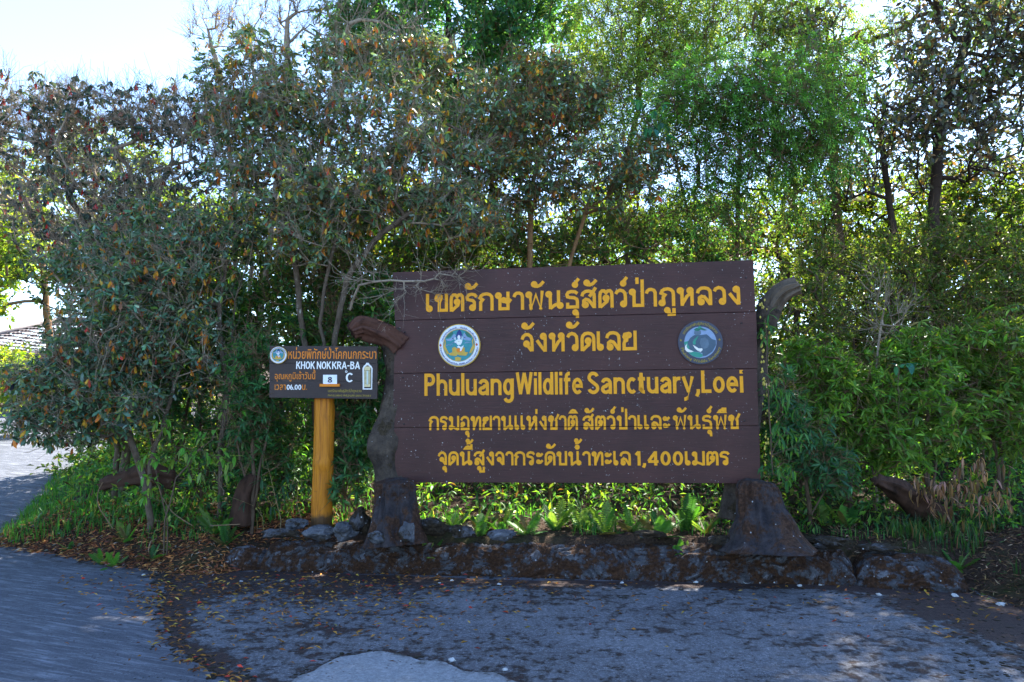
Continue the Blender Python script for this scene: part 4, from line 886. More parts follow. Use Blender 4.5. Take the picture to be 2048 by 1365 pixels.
def lobes_px(L, rng):
    T = []
    for px, py, Y, rx, ry, rd, n in L:
        c = P(px, py, Y); mpp = Y / F; d = nrm(rng.normal(0, 1, (n, 3))) * (rng.uniform(.12, 1, (n, 1)) ** (1 / 2.4))
        T.append(c + d * np.array([rx * mpp, rd, ry * mpp]))
    return np.vstack(T)
def plant(name, label, cat, stems, lobes, seed, r0=.06, rt=.004, tipn=4, tipr=.22, leaf=None, bark_='bark_brown', twig='twig_brown', group=None, up=.8, twigs=0, twigr=.003, step=.2, twigup=.4, droop=0., flatz=1.):
    rng = np.random.default_rng(seed)
    T = lobes_px(lobes, rng)
    base = stems[0][0]; root = empty(name, base, label, cat, group)
    N, par, nt, tips = grow(stems, T, rng, step, up); r = radii(par, tips, r0, rt, nt)
    thick = np.zeros(len(N), bool); thick[:nt] = True; thick |= r > r0 * .42
    sid = np.arange(len(N))
    for i in range(len(N)):
        if par[i] >= 0: sid[i] = sid[par[i]]
    for k_ in np.unique(sid[thick]):
        V, Q = tubes(N, par, r, thick & (sid == k_), 8)
        if len(V): mesh_np('trunk', V, [Q], bark_, root, smooth=True)
    V, Q = tubes(N, par, r, ~thick, 4)
    # sub tips
    tp = N[tips]; dirs = nrm(tp - N[par[tips]]); m = len(tp)
    S = np.repeat(tp, tipn, 0); D = nrm(np.repeat(dirs, tipn, 0) * .7 + rng.normal(0, .75, (m * tipn, 3)) + np.array([0, 0, .35 - droop])); Ls = rng.uniform(.35, 1, (m * tipn, 1)) * tipr
    E_ = S + D * Ls; E_[:, 2] = S[:, 2] + (E_[:, 2] - S[:, 2]) * flatz
    V2, Q2 = segs(S, E_, rt * .8, rt * .45, 3); VV = [V, V2]; QQ = [Q, Q2 + len(V)]; nn = len(V) + len(V2)
    if twigs:               # bare twigs: three joints each, fanning away from the stems
        cand = np.nonzero(r < r0 * .5)[0]; k = rng.choice(cand, twigs); A = N[k]; dd = nrm(nrm(A - N[np.maximum(par[k], 0)]) + rng.normal(0, .45, (twigs, 3)) + np.array([0, 0, twigup]))
        for j in range(3):
            B = A + dd * rng.uniform(.06, .17, (twigs, 1)); V3, Q3 = segs(A, B, twigr * (1 - j * .2), twigr * (.8 - j * .2), 3); VV.append(V3); QQ.append(Q3 + nn); nn += len(V3)
            A = B; dd = nrm(dd + rng.normal(0, .4, (twigs, 3)) + np.array([0, 0, .1]))
            if j == 0:
                h = twigs // 2; A = np.vstack([A, A[:h]]); dd = np.vstack([dd, nrm(dd[:h] + rng.normal(0, .6, (h, 3)))]); twigs += h
    o = mesh_np('branches', np.vstack(VV), [np.vstack(QQ)], twig, root); o['kind'] = 'stuff'
    if leaf is None: return root, N, r
    lf = dict(mode='whorl', k=7, L=.07, W=.024, bend=.25, pal=TEAL, old=None, mat='leaf_leathery', ang=(55, 95), tiny=False, wide=.62, keep=1.0, jit=.22, roll=.5); lf.update(leaf)
    if lf['keep'] < 1: q = rng.random(len(E_)) < lf['keep']; E_, D, S = E_[q], D[q], S[q]
    k = lf['k']; n = len(E_)
    if lf['mode'] == 'whorl':
        ax = nrm(D + np.array([0, 0, .6])); a, b = frames(ax); th = (np.arange(k) * 2 * np.pi / k)[None, :] + rng.uniform(0, 6.3, (n, 1)) + rng.normal(0, .2, (n, k))
        an = np.radians(rng.uniform(lf['ang'][0], lf['ang'][1], (n, 1)) + rng.normal(0, 11, (n, k)))
        d = ax[:, None] * np.cos(an)[..., None] + (a[:, None] * np.cos(th)[..., None] + b[:, None] * np.sin(th)[..., None]) * np.sin(an)[..., None]
        p = E_[:, None] + ax[:, None] * rng.uniform(-.018, .004, (n, k, 1)); tin = tints(lf['pal'], n * k, rng, lf['jit']).reshape(n, k, 3)
        if lf['old']:
            oldm = (rng.random((n, k)) < .4 * (rng.random((n, 1)) < .27)) ; dn = np.array([0, 0, -1.]) + rng.normal(0, .28, (n, k, 3)); d = np.where(oldm[..., None], dn, d)
            tin = np.where(oldm[..., None], tints(lf['old'], n * k, rng).reshape(n, k, 3), tin); p = p - oldm[..., None] * ax[:, None] * .02
        d = d.reshape(-1, 3); p = p.reshape(-1, 3); tin = tin.reshape(-1, 3)
    elif lf['mode'] == 'alt':
        t = rng.uniform(.15, 1.08, (n, k, 1)); p = (S[:, None] + (E_ - S)[:, None] * t).reshape(-1, 3)
        d = nrm(np.repeat(D, k, 0) * .5 + rng.normal(0, .75, (n * k, 3)) + np.array([0, 0, -lf.get('hang', .25)])); tin = tints(lf['pal'], n * k, rng, lf['jit'])
    else:                   # feathery conifer sprays: leaflets both sides of a drooping axis
        sl = lf['spray']; ax = nrm(D * .7 + np.array([0, 0, -lf.get('hang', .5)])); a, b = frames(ax); t = np.linspace(0, 1, k)[None, :, None]
        P0 = E_[:, None] + ax[:, None] * (t * sl) + np.array([0, 0, -.25 * sl]) * t ** 2
        side = np.where(np.arange(k) % 2 == 0, 1, -1)[None, :, None]; aa = np.where(np.arange(k) % 4 < 2, 1, .2)[None, :, None]
        d = (ax[:, None] * (.75 + .5 * t) + a[:, None] * side * aa + b[:, None] * side * (1.1 - aa)).reshape(-1, 3); p = P0.reshape(-1, 3); tin = np.repeat(tints(lf['pal'], n, rng, lf['jit']), k, 0)
        tin = tin * (1 + .5 * np.tile(np.linspace(-.2, .6, k), n)[:, None])
        V4, Q4 = segs(E_, E_ + ax * sl * .9, .0025, .0012, 3)
    sz = np.clip(rng.normal(1, .2, len(p)), .5, 1.5)
    V, Fc, per = leafgeo(p, d, lf['L'] * sz, lf['W'] * sz, lf['bend'] * rng.uniform(.3, 1.5, len(p)), rng, lf['tiny'], lf['wide'], lf['roll'])
    o = mesh_np('crown', V, Fc, lf['mat'], root, tint=np.repeat(tin, per, 0)); o['kind'] = 'stuff'
    return root, N, r
GY0 = lambda px, py, Y: np.array([P(px, py, Y)[0], Y, max(float(lut(GZ, P(px, py, Y)[0], Y)) if Y < 23 else 1.35, 0) - .04])
def st(Y, *pts, Y2=None):
    """a stem rising from the ground through photo points; the depth may drift to Y2"""
    Y2 = Y2 or Y; n = len(pts); r_ = [GY0(*pts[0], Y)]
    return r_ + [P(x, y, Y + (Y2 - Y) * i / max(1, n - 1)) for i, (x, y) in enumerate(pts)]
RHL = dict(mode='whorl', k=8, L=.072, W=.025, bend=.3, pal=TEAL, old=OLDL, ang=(50, 125), jit=.35, mat='leaf_leathery')
RHD = dict(RHL, ang=(100, 158), pal=[((.06, .1, .085), 4), ((.05, .08, .06), 3), ((.1, .13, .08), 1)])
RHO = 'rhododendrons behind the signs'
# A: left rhododendron with bare grey twigs
plant('rhododendron', 'wide rhododendron at the far left, a mass of bare grey twigs under drooping leaves', 'shrub',
      [st(9.2, (235, 900), (225, 760), (215, 640), (190, 520), (165, 430)), st(9.2, (250, 900), (262, 700), (250, 560), (230, 430), (260, 340))],
      [(60, 230, 9.4, 140, 60, .7, 70), (190, 235, 9.3, 140, 50, .6, 70), (330, 240, 9.1, 110, 60, .6, 60), (60, 320, 9.4, 140, 60, .8, 50), (240, 330, 9.2, 170, 60, .7, 45), (-60, 330, 9.6, 120, 130, .8, 60), (120, 420, 9.2, 160, 70, .7, 60), (180, 500, 9.2, 90, 60, .6, 45), (-30, 250, 9.5, 100, 60, .6, 40), (300, 420, 9.2, 100, 80, .6, 50), (400, 300, 9.0, 60, 110, .5, 40)], 11,
      r0=.055, rt=.0035, tipn=4, tipr=.24, leaf=dict(RHD, old=[((.4, .03, .03), 2), ((.35, .1, .03), 1), ((.2, .05, .04), 2)], keep=.62), bark_='bark_lichen', twig='twig_grey', group=RHO, twigs=4800, twigr=.0034, up=.9)
# B: centre rhododendron
plant('rhododendron', 'large blue green and orange rhododendron reaching over the top left corner of the big sign', 'shrub',
      [st(8.3, (690, 900), (650, 720), (640, 650), (650, 560), (672, 480), (720, 400), Y2=8.0), st(8.3, (690, 900), (668, 700), (690, 560), (760, 470), (860, 400), Y2=7.9), st(8.4, (640, 900), (600, 620), (585, 480), (560, 360), Y2=8.3)],
      [(500, 160, 8.8, 100, 80, .7, 90), (590, 250, 8.4, 130, 100, .7, 130), (740, 130, 8.8, 130, 55, .6, 90), (860, 140, 8.7, 60, 50, .4, 40), (760, 250, 8.2, 150, 110, .8, 140), (560, 380, 8.1, 130, 70, .6, 90), (840, 350, 8.0, 130, 90, .6, 100), (700, 400, 7.9, 120, 60, .5, 50), (640, 470, 8.1, 130, 70, .5, 60), (900, 440, 8.0, 110, 50, .4, 60), (480, 270, 8.6, 80, 110, .6, 80), (980, 230, 8.8, 90, 80, .6, 60)], 12,
      r0=.034, rt=.0035, tipn=4, tipr=.2, leaf=RHL, bark_='bark_lichen', twig='twig_grey', group=RHO, twigs=4200, twigr=.003, up=.9)
# D: right-hand part of the row
plant('rhododendron', 'upright red tipped rhododendron above the middle of the big sign, left of the conifer', 'shrub',
      [st(8.9, (1040, 940), (1040, 700), (1060, 520), (1060, 400), (1090, 260)), st(8.9, (1100, 940), (1130, 560), (1170, 430), (1200, 330))],
      [(1080, 170, 8.9, 80, 60, .5, 70), (1060, 260, 8.8, 110, 70, .6, 100), (1150, 220, 8.9, 80, 60, .5, 60), (1030, 370, 8.7, 120, 70, .6, 90), (1200, 360, 8.8, 130, 80, .6, 100), (1290, 330, 8.9, 80, 50, .5, 40), (960, 330, 8.6, 80, 60, .5, 40)], 13,
      r0=.035, rt=.0035, tipn=4, tipr=.2, leaf=dict(RHL, L=.07), bark_='bark_orange', twig='twig_brown', group=RHO, twigs=1700, twigr=.003, up=.9)
# C: lower left
plant('rhododendron', 'low rhododendron with pale spotted stems and leaves overhanging the side road at the left', 'shrub',
      [st(7.9, (300, 1040), (290, 960), (262, 880), (240, 800), (190, 740)), st(7.9, (300, 1040), (300, 930), (330, 830), (360, 740)), st(8.2, (440, 980), (441, 900), (455, 770), (440, 690), (438, 610), (455, 520)), st(8.2, (445, 980), (448, 780), (463, 700), (470, 600), (500, 520))],
      [(130, 780, 7.7, 110, 60, .5, 90), (200, 715, 7.9, 95, 65, .6, 85), (120, 850, 7.6, 70, 40, .35, 50), (260, 660, 8.0, 130, 100, .6, 120), (240, 540, 8.3, 150, 70, .6, 90), (360, 560, 8.1, 110, 90, .6, 110), (380, 700, 8.0, 90, 90, .5, 60), (450, 470, 8.2, 90, 60, .5, 60), (230, 820, 7.7, 90, 60, .5, 50), (330, 470, 8.4, 110, 60, .5, 50)], 14,
      r0=.034, rt=.0035, tipn=4, tipr=.2, leaf=dict(RHL, pal=[((.085, .18, .11), 5), ((.065, .13, .06), 4), ((.19, .29, .21), 2.2), ((.14, .19, .04), 2.5)]), bark_='bark_lichen', twig='twig_grey', group=RHO, twigs=2000, twigr=.0032, up=.9)
# E: dark broadleaf trees top centre
BRD = dict(mode='alt', k=7, L=.11, W=.042, bend=.2, pal=BROADG, mat='leaf_soft', wide=.5, hang=.55)
plant('evergreen_tree', 'tall dark green broadleaf tree behind the rhododendrons at the top centre', 'tree', [st(12.5, (900, 900), (905, 500), (890, 300), (900, 100), (890, -100))],
      [(880, 70, 12, 200, 160, 1.4, 300), (1060, 100, 12.2, 120, 150, 1.2, 160), (720, 70, 12.4, 90, 90, .9, 90), (900, -160, 12.4, 280, 180, 1.6, 260), (960, 260, 12.4, 170, 90, 1., 110)], 21,
      r0=.09, rt=.005, tipn=5, tipr=.35, leaf=BRD, bark_='bark_dark', twig='twig_brown')
# F: bright conifer and its paler tops
CF = dict(mode='spray', k=12, spray=.15, L=.05, W=.017, bend=.1, pal=CONIF, mat='leaf_soft', tiny=True, hang=.55, jit=.3)
plant('conifer', 'bright green feathery conifer with drooping sprays above the right half of the big sign', 'tree', [st(9.6, (1470, 940), (1472, 600), (1478, 350), (1480, 100), (1470, -80)), st(9.6, (1440, 940), (1400, 520), (1345, 300))],
      [(1440, 190, 9.1, 120, 80, .7, 120), (1560, 230, 9.0, 150, 90, .7, 160), (1640, 160, 9.3, 80, 80, .6, 60), (1480, 310, 9.0, 130, 60, .5, 90), (1620, 300, 9.1, 80, 60, .5, 50), (1400, 400, 9.2, 70, 60, .4, 45), (1350, 260, 9.2, 80, 60, .5, 50), (1600, 400, 9.4, 50, 50, .3, 18)], 31,
      r0=.032, rt=.004, tipn=7, tipr=.3, leaf=CF, bark_='bark_brown', twig='twig_brown', droop=.3)
plant('conifer', 'taller conifer with pale sunlit yellow green top right of the dark broadleaf tree', 'tree', [st(11, (1230, 940), (1262, 560), (1238, 380), (1280, 200), (1275, -40), (1270, -200))],
      [(1250, 60, 10.8, 130, 110, .9, 190), (1350, 60, 10.9, 110, 100, .8, 120), (1200, 180, 10.8, 80, 100, .7, 80), (1300, 180, 10.8, 110, 90, .8, 110), (1270, -120, 11, 160, 120, 1., 160), (1480, -90, 10.6, 170, 80, 1., 100), (1640, -120, 10.6, 150, 80, 1., 90), (1450, 40, 11, 120, 90, .8, 90), (1560, 60, 11, 90, 70, .7, 60), (1240, 290, 10.8, 80, 60, .6, 50)], 32,  # unseen lobes above the frame, right of the stem, added to shade the foreground
      r0=.042, rt=.004, tipn=7, tipr=.33, leaf=dict(CF, pal=CONIFY, spray=.2), bark_='bark_brown', twig='twig_brown', droop=.3)
plant('conifer', 'pale conifer top against the white sky between the bright conifer and the dark leaved tree', 'tree', [st(11.5, (1690, 940), (1680, 500), (1660, 200), (1650, 20))],
      [(1650, 60, 11.4, 90, 60, .6, 60), (1740, 60, 11.4, 60, 25, .4, 30), (1570, 10, 11.4, 90, 60, .6, 50), (1990, 20, 11.4, 90, 60, .6, 60)], 33, r0=.07, rt=.004, tipn=6, tipr=.3, leaf=dict(CF, pal=CONIFY), droop=.3)
# G: dark leaved tree right
plant('dark_leaved_tree', 'tree with purplish dark leaves seen against the bright sky at the top right', 'tree', [st(10.6, (1880, 980), (1875, 620), (1868, 420), (1880, 250), (1940, 60)), st(10.6, (1900, 980), (1810, 560), (1780, 420), (1760, 250))],
      [(1790, 190, 10.4, 120, 120, .9, 100), (1930, 120, 10.5, 130, 110, 1., 125), (2040, 230, 10.5, 110, 160, 1., 95), (1880, 300, 10.4, 150, 90, .9, 80), (1960, -60, 10.8, 180, 100, 1.1, 110), (1850, -170, 10.6, 200, 80, 1.1, 90), (1700, 320, 10.4, 80, 90, .7, 40), (1600, 120, 10.9, 90, 90, .8, 45), (2120, 0, 10.8, 120, 200, 1., 70)], 41,  # unseen topmost lobe added above the frame for more shade on the ground
      r0=.08, rt=.006, tipn=4, tipr=.55, leaf=dict(mode='alt', k=5, L=.1, W=.042, bend=.15, pal=PURP, mat='leaf_leathery', wide=.5, hang=.2), bark_='bark_dark', twig='bark_dark', twigs=400, twigr=.005)
# open crowned trees in the gap above the right of the sign
OPN = dict(mode='alt', k=8, L=.075, W=.036, bend=.2, pal=YELG, mat='leaf_soft', tiny=True, hang=.1)
for i, (px, Y, lob) in enumerate([(1540, 12.5, [(1500, 440, 12.5, 200, 90, 1.2, 110), (1640, 420, 12.4, 140, 100, 1.1, 80), (1400, 470, 12.5, 160, 80, 1., 80)]),
                                  (1180, 13.0, [(1120, 470, 13, 220, 90, 1.2, 110), (1260, 430, 12.8, 140, 70, 1., 60), (960, 490, 13, 140, 60, 1., 70)]),
                                  (1790, 12.2, [(1800, 430, 12, 180, 100, 1.2, 130), (1950, 420, 12, 140, 120, 1.1, 110)])]):
    plant('gnarled_tree', ['crooked dark limbed tree with yellow green leaves above the right end of the wide sign', 'spreading crooked tree with fine bare limbs behind the top middle of the big sign', 'crooked tree with sparse light leaves under the dark leaved tree'][i], 'tree',
          [st(Y, (px, 960), (px - 30, 640), (px + 40, 540), (px - 20, 440)), st(Y, (px, 960), (px + 60, 600), (px + 140, 480))], lob, 50 + i, r0=.085, rt=.006, tipn=4, tipr=.4, leaf=OPN, bark_='bark_dark', twig='bark_dark', twigs=900, twigr=.005, flatz=.6)
# right hand thicket
SML = dict(mode='alt', k=7, L=.055, W=.026, bend=.2, pal=OLIVE, mat='leaf_soft', hang=.1, tiny=True)
NAR = dict(mode='whorl', k=11, L=.1, W=.023, bend=.35, pal=BRIGHT, mat='leaf_soft', ang=(45, 95), wide=.42)
TH = [('thicket_shrub', 'tangled small leaved shrub immediately right of the big sign', 9.4, [(1600, 980), (1600, 700)], [(1600, 620, 9.4, 90, 110, .6, 110), (1620, 500, 9.6, 110, 70, .6, 80), (1590, 760, 9.2, 70, 80, .5, 60)], SML, 61),
      ('thicket_shrub', 'tall small leaved shrub full of glinting leaves right of the branch stub', 9.8, [(1760, 980), (1750, 720), (1740, 560)], [(1760, 560, 9.8, 130, 100, .7, 140), (1720, 680, 9.6, 120, 80, .6, 90), (1850, 500, 9.9, 110, 80, .7, 80)], SML, 62),
      ('thicket_shrub', 'olive small leaved shrub at the right edge below the dark leaved tree', 9.6, [(1970, 980), (1960, 720), (1975, 560)], [(1960, 560, 9.6, 130, 120, .8, 150), (2060, 640, 9.4, 90, 160, .7, 90), (1880, 660, 9.5, 110, 90, .6, 80)], SML, 63),
      ('narrow_leaved_shrub', 'bright green narrow leaved shrub right of the sign below the dead twigs', 8.2, [(1700, 1010), (1690, 860), (1680, 740)], [(1690, 820, 8.1, 90, 80, .4, 70), (1640, 740, 8.3, 80, 50, .4, 40), (1760, 900, 8.0, 90, 50, .35, 50)], NAR, 64),
      ('narrow_leaved_shrub', 'lush bright green narrow leaved shrub over the fallen log', 8.3, [(1860, 1000), (1850, 860), (1860, 760)], [(1840, 830, 8.2, 100, 90, .5, 85), (1880, 720, 8.5, 120, 60, .5, 60), (1800, 770, 8.4, 80, 60, .4, 40)], NAR, 65),
      ('narrow_leaved_shrub', 'narrow leaved shrub with upright whorls at the right edge', 8.5, [(2010, 1000), (2000, 860), (2010, 740)], [(2000, 720, 8.5, 90, 90, .5, 80), (2050, 830, 8.4, 70, 100, .5, 60), (1960, 820, 8.4, 60, 70, .4, 35)], dict(NAR, pal=OLIVE + BRIGHT), 66),
      ('narrow_leaved_shrub', 'small narrow leaved shrub beside the foot of the right stump', 7.6, [(1620, 1030), (1610, 960)], [(1600, 900, 7.7, 50, 60, .25, 28), (1660, 950, 7.6, 40, 40, .2, 20), (1570, 830, 7.8, 40, 70, .25, 30)], dict(NAR, pal=BROADG), 67),
      ('narrow_leaved_shrub', 'dark green whorled shrub left of the small sign with leaf tips over its emblem', 7.75, [(505, 1020), (505, 900), (508, 780)], [(508, 730, 7.6, 38, 50, .22, 34), (500, 830, 7.75, 50, 60, .3, 36), (520, 900, 7.9, 60, 60, .3, 30)], dict(NAR, pal=DARKG, L=.075, W=.017), 68),
      ('narrow_leaved_shrub', 'dark green whorled shrub between the orange post and the left stump', 7.9, [(715, 1030), (715, 900)], [(710, 860, 7.9, 50, 70, .3, 44), (735, 770, 8.0, 30, 60, .25, 22), (700, 950, 7.8, 45, 45, .25, 26)], dict(NAR, pal=DARKG), 69),
      ('narrow_leaved_shrub', 'shaded green shrub with whorled leaves under the centre rhododendron', 8.8, [(560, 1000), (560, 760)], [(480, 640, 8.9, 80, 80, .5, 60), (600, 680, 8.9, 90, 60, .5, 55), (740, 610, 8.7, 60, 50, .4, 30), (560, 860, 8.7, 110, 90, .5, 60)], dict(NAR, pal=DARKG + BRIGHT[:1]), 70),
      ('thicket_shrub', 'shaded dense shrub between the pale rhododendron stems and the orange post', 8.9, [(400, 1000), (400, 800)], [(400, 820, 8.8, 120, 110, .6, 120), (300, 760, 8.9, 110, 100, .6, 90), (510, 940, 8.6, 80, 60, .4, 50)], dict(SML, pal=DARKG, tiny=False, L=.07, W=.026), 71)]
for nm, lab, Y, stp, lob, lf, sd_ in TH:
    plant(nm, lab, 'shrub', [st(Y, *stp), st(Y, stp[0], (stp[-1][0] + 40, stp[-1][1] + 20)), st(Y, stp[0], (stp[-1][0] - 45, stp[-1][1] + 50))], lob, sd_, r0=.02, rt=.003, tipn=4, tipr=.2, leaf=lf, bark_='bark_brown', twig='twig_brown', up=.5, twigs=250, twigr=.003)
for lab, Y, stp, lob, sd_ in [('twiggy olive shrub filling the gap above the left half of the big sign', 9.3, [(930, 1000), (930, 700)], [(860, 500, 9.3, 90, 60, .4, 70), (980, 500, 9.4, 100, 50, .4, 70), (1080, 500, 9.3, 90, 45, .4, 50)], 141),
        ('twiggy olive shrub filling the gap above the right half of the big sign', 9.6, [(1330, 1000), (1330, 700)], [(1220, 480, 9.6, 110, 60, .5, 70), (1350, 490, 9.6, 100, 60, .5, 70), (1450, 480, 9.5, 80, 70, .5, 50)], 142),
        ('shaded twiggy shrub behind the small sign and the reddish branch stub', 8.9, [(660, 1000), (660, 800)], [(600, 560, 8.9, 90, 80, .5, 80), (720, 560, 8.9, 80, 80, .5, 70), (680, 680, 8.9, 110, 60, .5, 60), (640, 470, 9, 120, 50, .5, 50)], 143),
        ('shaded twiggy shrub behind the pale stems of the low rhododendron', 9.0, [(330, 1000), (330, 800)], [(300, 640, 9, 120, 90, .5, 80), (420, 700, 9, 90, 90, .5, 60), (200, 800, 9, 80, 80, .4, 50)], 144)]:
    plant('thicket_shrub', lab, 'shrub', [st(Y, *stp), st(Y, stp[0], (stp[-1][0] + 60, stp[-1][1] - 40)), st(Y, stp[0], (stp[-1][0] - 60, stp[-1][1] - 60))], lob, sd_, r0=.02, rt=.003, tipn=4, tipr=.24, leaf=dict(SML, pal=OLIVE + DARKG, k=6, L=.065, W=.03), bark_='bark_brown', twig='twig_brown', up=.5, twigs=900, twigr=.003)
# sunlit wood behind everything
BG = dict(mode='alt', k=8, L=.1, W=.05, bend=.2, mat='leaf_soft', tiny=True, hang=.2, jit=.3)
bgs = [(215, 13.5, 300, OLIVE), (-170, 17, 460, YELG), (330, 13.5, 420, YELG), (470, 12.5, 440, YELG), (620, 14, 400, YELG), (760, 13, 440, YELG), (900, 15, 460, YELG), (1060, 14, 560, YELG), (1220, 15, 480, YELG), (1380, 14, 560, YELG), (1540, 14.5, 480, YELG), (1690, 13.5, 540, OLIVE), (1840, 14.5, 500, YELG), (1980, 13, 520, OLIVE), (2130, 14, 480, OLIVE), (2130, 11, 440, OLIVE)]
wrd = ['bare twigs of the left rhododendron', 'left of the pavilion', 'left rhododendron', 'pale spotted stems', 'centre rhododendron', 'small sign', 'top left corner of the big sign', 'crooked tree over the sign', 'middle of the big sign', 'bright conifer', 'right end of the big sign', 'branch stub at the right', 'dead grey twigs', 'dark leaved tree', 'right edge thicket', 'right edge, nearest the road']
PROTO = {}
for i, (px, Y, top, pal) in enumerate(bgs):
    key = ('y' if pal is YELG else 'o') + str(i % 3); lab = f'sunlit yellow green tree in the wood behind the {wrd[i]}'
    if key not in PROTO:
        PROTO[key] = plant('woodland_tree', lab, 'tree', [st(Y, (px, 1000), (px + 10, 800), (px - 10, (top + 900) / 2))],
          [(px, top + 70, Y, 150, 110, 1.2, 150), (px - 30, top + 230, Y - .4, 140, 110, 1.1, 130), (px + 40, 880, Y - .5, 120, 90, .8, 80), (px - 40, 980, Y - .8, 110, 50, .7, 40)], 80 + i,
          r0=.06, rt=.006, tipn=4, tipr=.45, leaf=dict(BG, pal=pal), bark_='bark_dark', twig='bark_dark', group='trees of the sunlit wood behind the signs')[0]; PROTO[key + 't'] = (top, Y)
    else:
        t0, Y0 = PROTO[key + 't']; g_ = GY0(px, 1000, Y); hs = (P(px, top, Y)[2] - g_[2]) / (P(px, t0, Y0)[2] - 1.0)
        copy_tree(PROTO[key], g_, i * 2.1, (1.1, 1.1, hs), lab)
# bare top left
BR_ = dict(mode='alt', k=3, L=.04, W=.02, bend=.1, pal=[((.3, .2, .08), 2), ((.2, .15, .05), 1)], mat='leaf_soft', tiny=True, keep=.5)
plant('bare_tree', 'thin bare tree with fine upright twigs against the sky at the top left', 'tree', [st(11.5, (470, 960), (470, 400), (440, 150), (415, 60)), st(11.5, (470, 960), (520, 300), (500, 60)), st(11.5, (480, 960), (575, 200), (575, 40), (590, -60))],
      [(412, 60, 11.5, 35, 60, .3, 22), (480, 50, 11.5, 45, 60, .4, 30), (570, 20, 11.5, 70, 70, .5, 40), (640, 30, 11.4, 60, 50, .5, 20)], 101, r0=.05, rt=.003, tipn=5, tipr=.25, leaf=BR_, bark_='twig_grey', twig='twig_grey', twigs=700, twigr=.003, twigup=1.2)
plant('bare_branch_tree', 'pale bare branch arching in front of the dark broadleaf tree at the top', 'tree', [st(10.2, (640, 960), (640, 300), (690, 70), (720, 10)), ],
      [(790, 30, 10, 60, 35, .3, 16), (700, 20, 10, 40, 40, .3, 10)], 102, r0=.035, rt=.004, tipn=2, tipr=.2, leaf=None, bark_='twig_grey', twig='twig_grey', twigs=60, twigr=.004)
plant('dead_shrub', 'bare silvery dead twigs right of the big sign', 'shrub', [st(8.4, (1750, 960), (1750, 760), (1755, 690), (1762, 640)), ], [(1775, 635, 8.3, 40, 35, .2, 14), (1750, 580, 8.3, 20, 30, .2, 4)], 103, r0=.014, rt=.003, tipn=3, tipr=.14, leaf=None, bark_='twig_grey', twig='twig_grey', twigs=70, twigr=.003, up=.2)
plant('dead_shrub', 'bare twigs lying over the upper left corner of the big sign', 'shrub', [[P(700, 620, 7.75), P(720, 570, 7.6), P(780, 560, 7.35), P(840, 562, 7.3)]], [(850, 572, 7.28, 50, 22, .06, 14), (900, 545, 7.28, 60, 14, .05, 10), (800, 590, 7.3, 40, 22, .06, 8), (740, 560, 7.4, 60, 30, .1, 12)], 104, r0=.012, rt=.0028, tipn=3, tipr=.1, leaf=None, bark_='twig_grey', twig='twig_grey', twigs=90, twigr=.0025, twigup=-.1, up=.1)
# sunlit trees at the far left beyond the side road
for i, (px, Y, lob) in enumerate([(95, 20, [(30, 480, 20, 90, 95, 1.4, 120), (-25, 610, 19, 40, 35, .8, 30), (85, 755, 18.5, 60, 45, .9, 60), (20, 760, 19, 60, 60, .9, 50)]), (-60, 17, [(-40, 420, 17, 140, 140, 1.4, 140), (-40, 540, 17, 70, 50, 1, 45)])]):
    plant('roadside_tree', ['sunny yellow green tree in front of the tiled pavilion at the left', 'leafy tree at the left edge over the side road'][i], 'tree', [st(Y, (px, 815), (px + 5, 700), (px - 10, 520))], lob, 110 + i, r0=.12, rt=.008, tipn=4, tipr=.5, leaf=dict(BG, pal=[((.16, .24, .03), 4), ((.1, .17, .02), 3), ((.25, .28, .04), 2)], L=.14, W=.07), bark_='bark_orange', twig='twig_brown')
for i, (px, Y) in enumerate([(20, 24.5), (90, 25.5), (150, 24.5), (230, 24), (-80, 24), (300, 22), (380, 22)]):
    plant('roadside_shrub', f"{['dry golden', 'leafy green', 'low yellow green', 'pale', 'tall', 'grassy', 'dense'][i]} shrub {['at the far end of the side road', 'under the pavilion roof', 'right of the pavilion', 'behind the overhanging rhododendron', 'beyond the left edge of the road', 'seen through the stems at the left', 'behind the left thicket'][i]}", 'shrub', [st(Y, (px, 810), (px, 780))],
          [(px, 770, Y, 55, 35, .8, 50)], 120 + i, r0=.04, rt=.008, tipn=4, tipr=.4, leaf=dict(BG, pal=[((.2, .14, .04), 3), ((.14, .2, .03), 3), ((.3, .2, .07), 2)], L=.13, W=.06))
RG = np.random.default_rng(77)
def scatter(n, x0, x1, y0, y1, ok=None):
    x, y = RG.uniform(x0, x1, n), RG.uniform(y0, y1, n)
    if ok is not None: m = ok(x, y, lut(GD, x, y)); x, y = x[m], y[m]
    return x, y
def leafstuff(name, p, d, L, Wd, pal, mat='leaf_litter', bend=.2, tiny=True, roll=.5, parent=None, jit=.25, wide=.5):
    V, Fc, per = leafgeo(p, d, L, Wd, bend, RG, tiny, wide, roll); o = mesh_np(name, V, Fc, mat, parent, tint=np.repeat(tints(pal, len(p), RG, jit), per, 0)); o['kind'] = 'stuff'; return o
# undergrowth on the shaded bank
x, y = scatter(30000, -7, 7.5, 7.35, 12.5, lambda x, y, d: (d > .5) & ((np.abs(x) > .0)))
hx = vnoise(x, y, 1.3, 2.); m = (hx > -.25); x, y, hx = x[m], y[m], hx[m]
near = np.clip((y - 7.2) / .9, .2, 1)
z = lut(GZ, x, y) + RG.uniform(0, 1, len(x)) ** 1.4 * (.35 + .5 * (hx + .3)) * near
leafstuff('undergrowth', np.stack([x, y, z], -1), RG.normal(0, 1, (len(x), 3)) + [0, 0, .5], RG.uniform(.05, .12, len(x)), RG.uniform(.02, .04, len(x)), DARKG + BRIGHT + [((.08, .045, .02), 1.2)], 'leaf_soft')
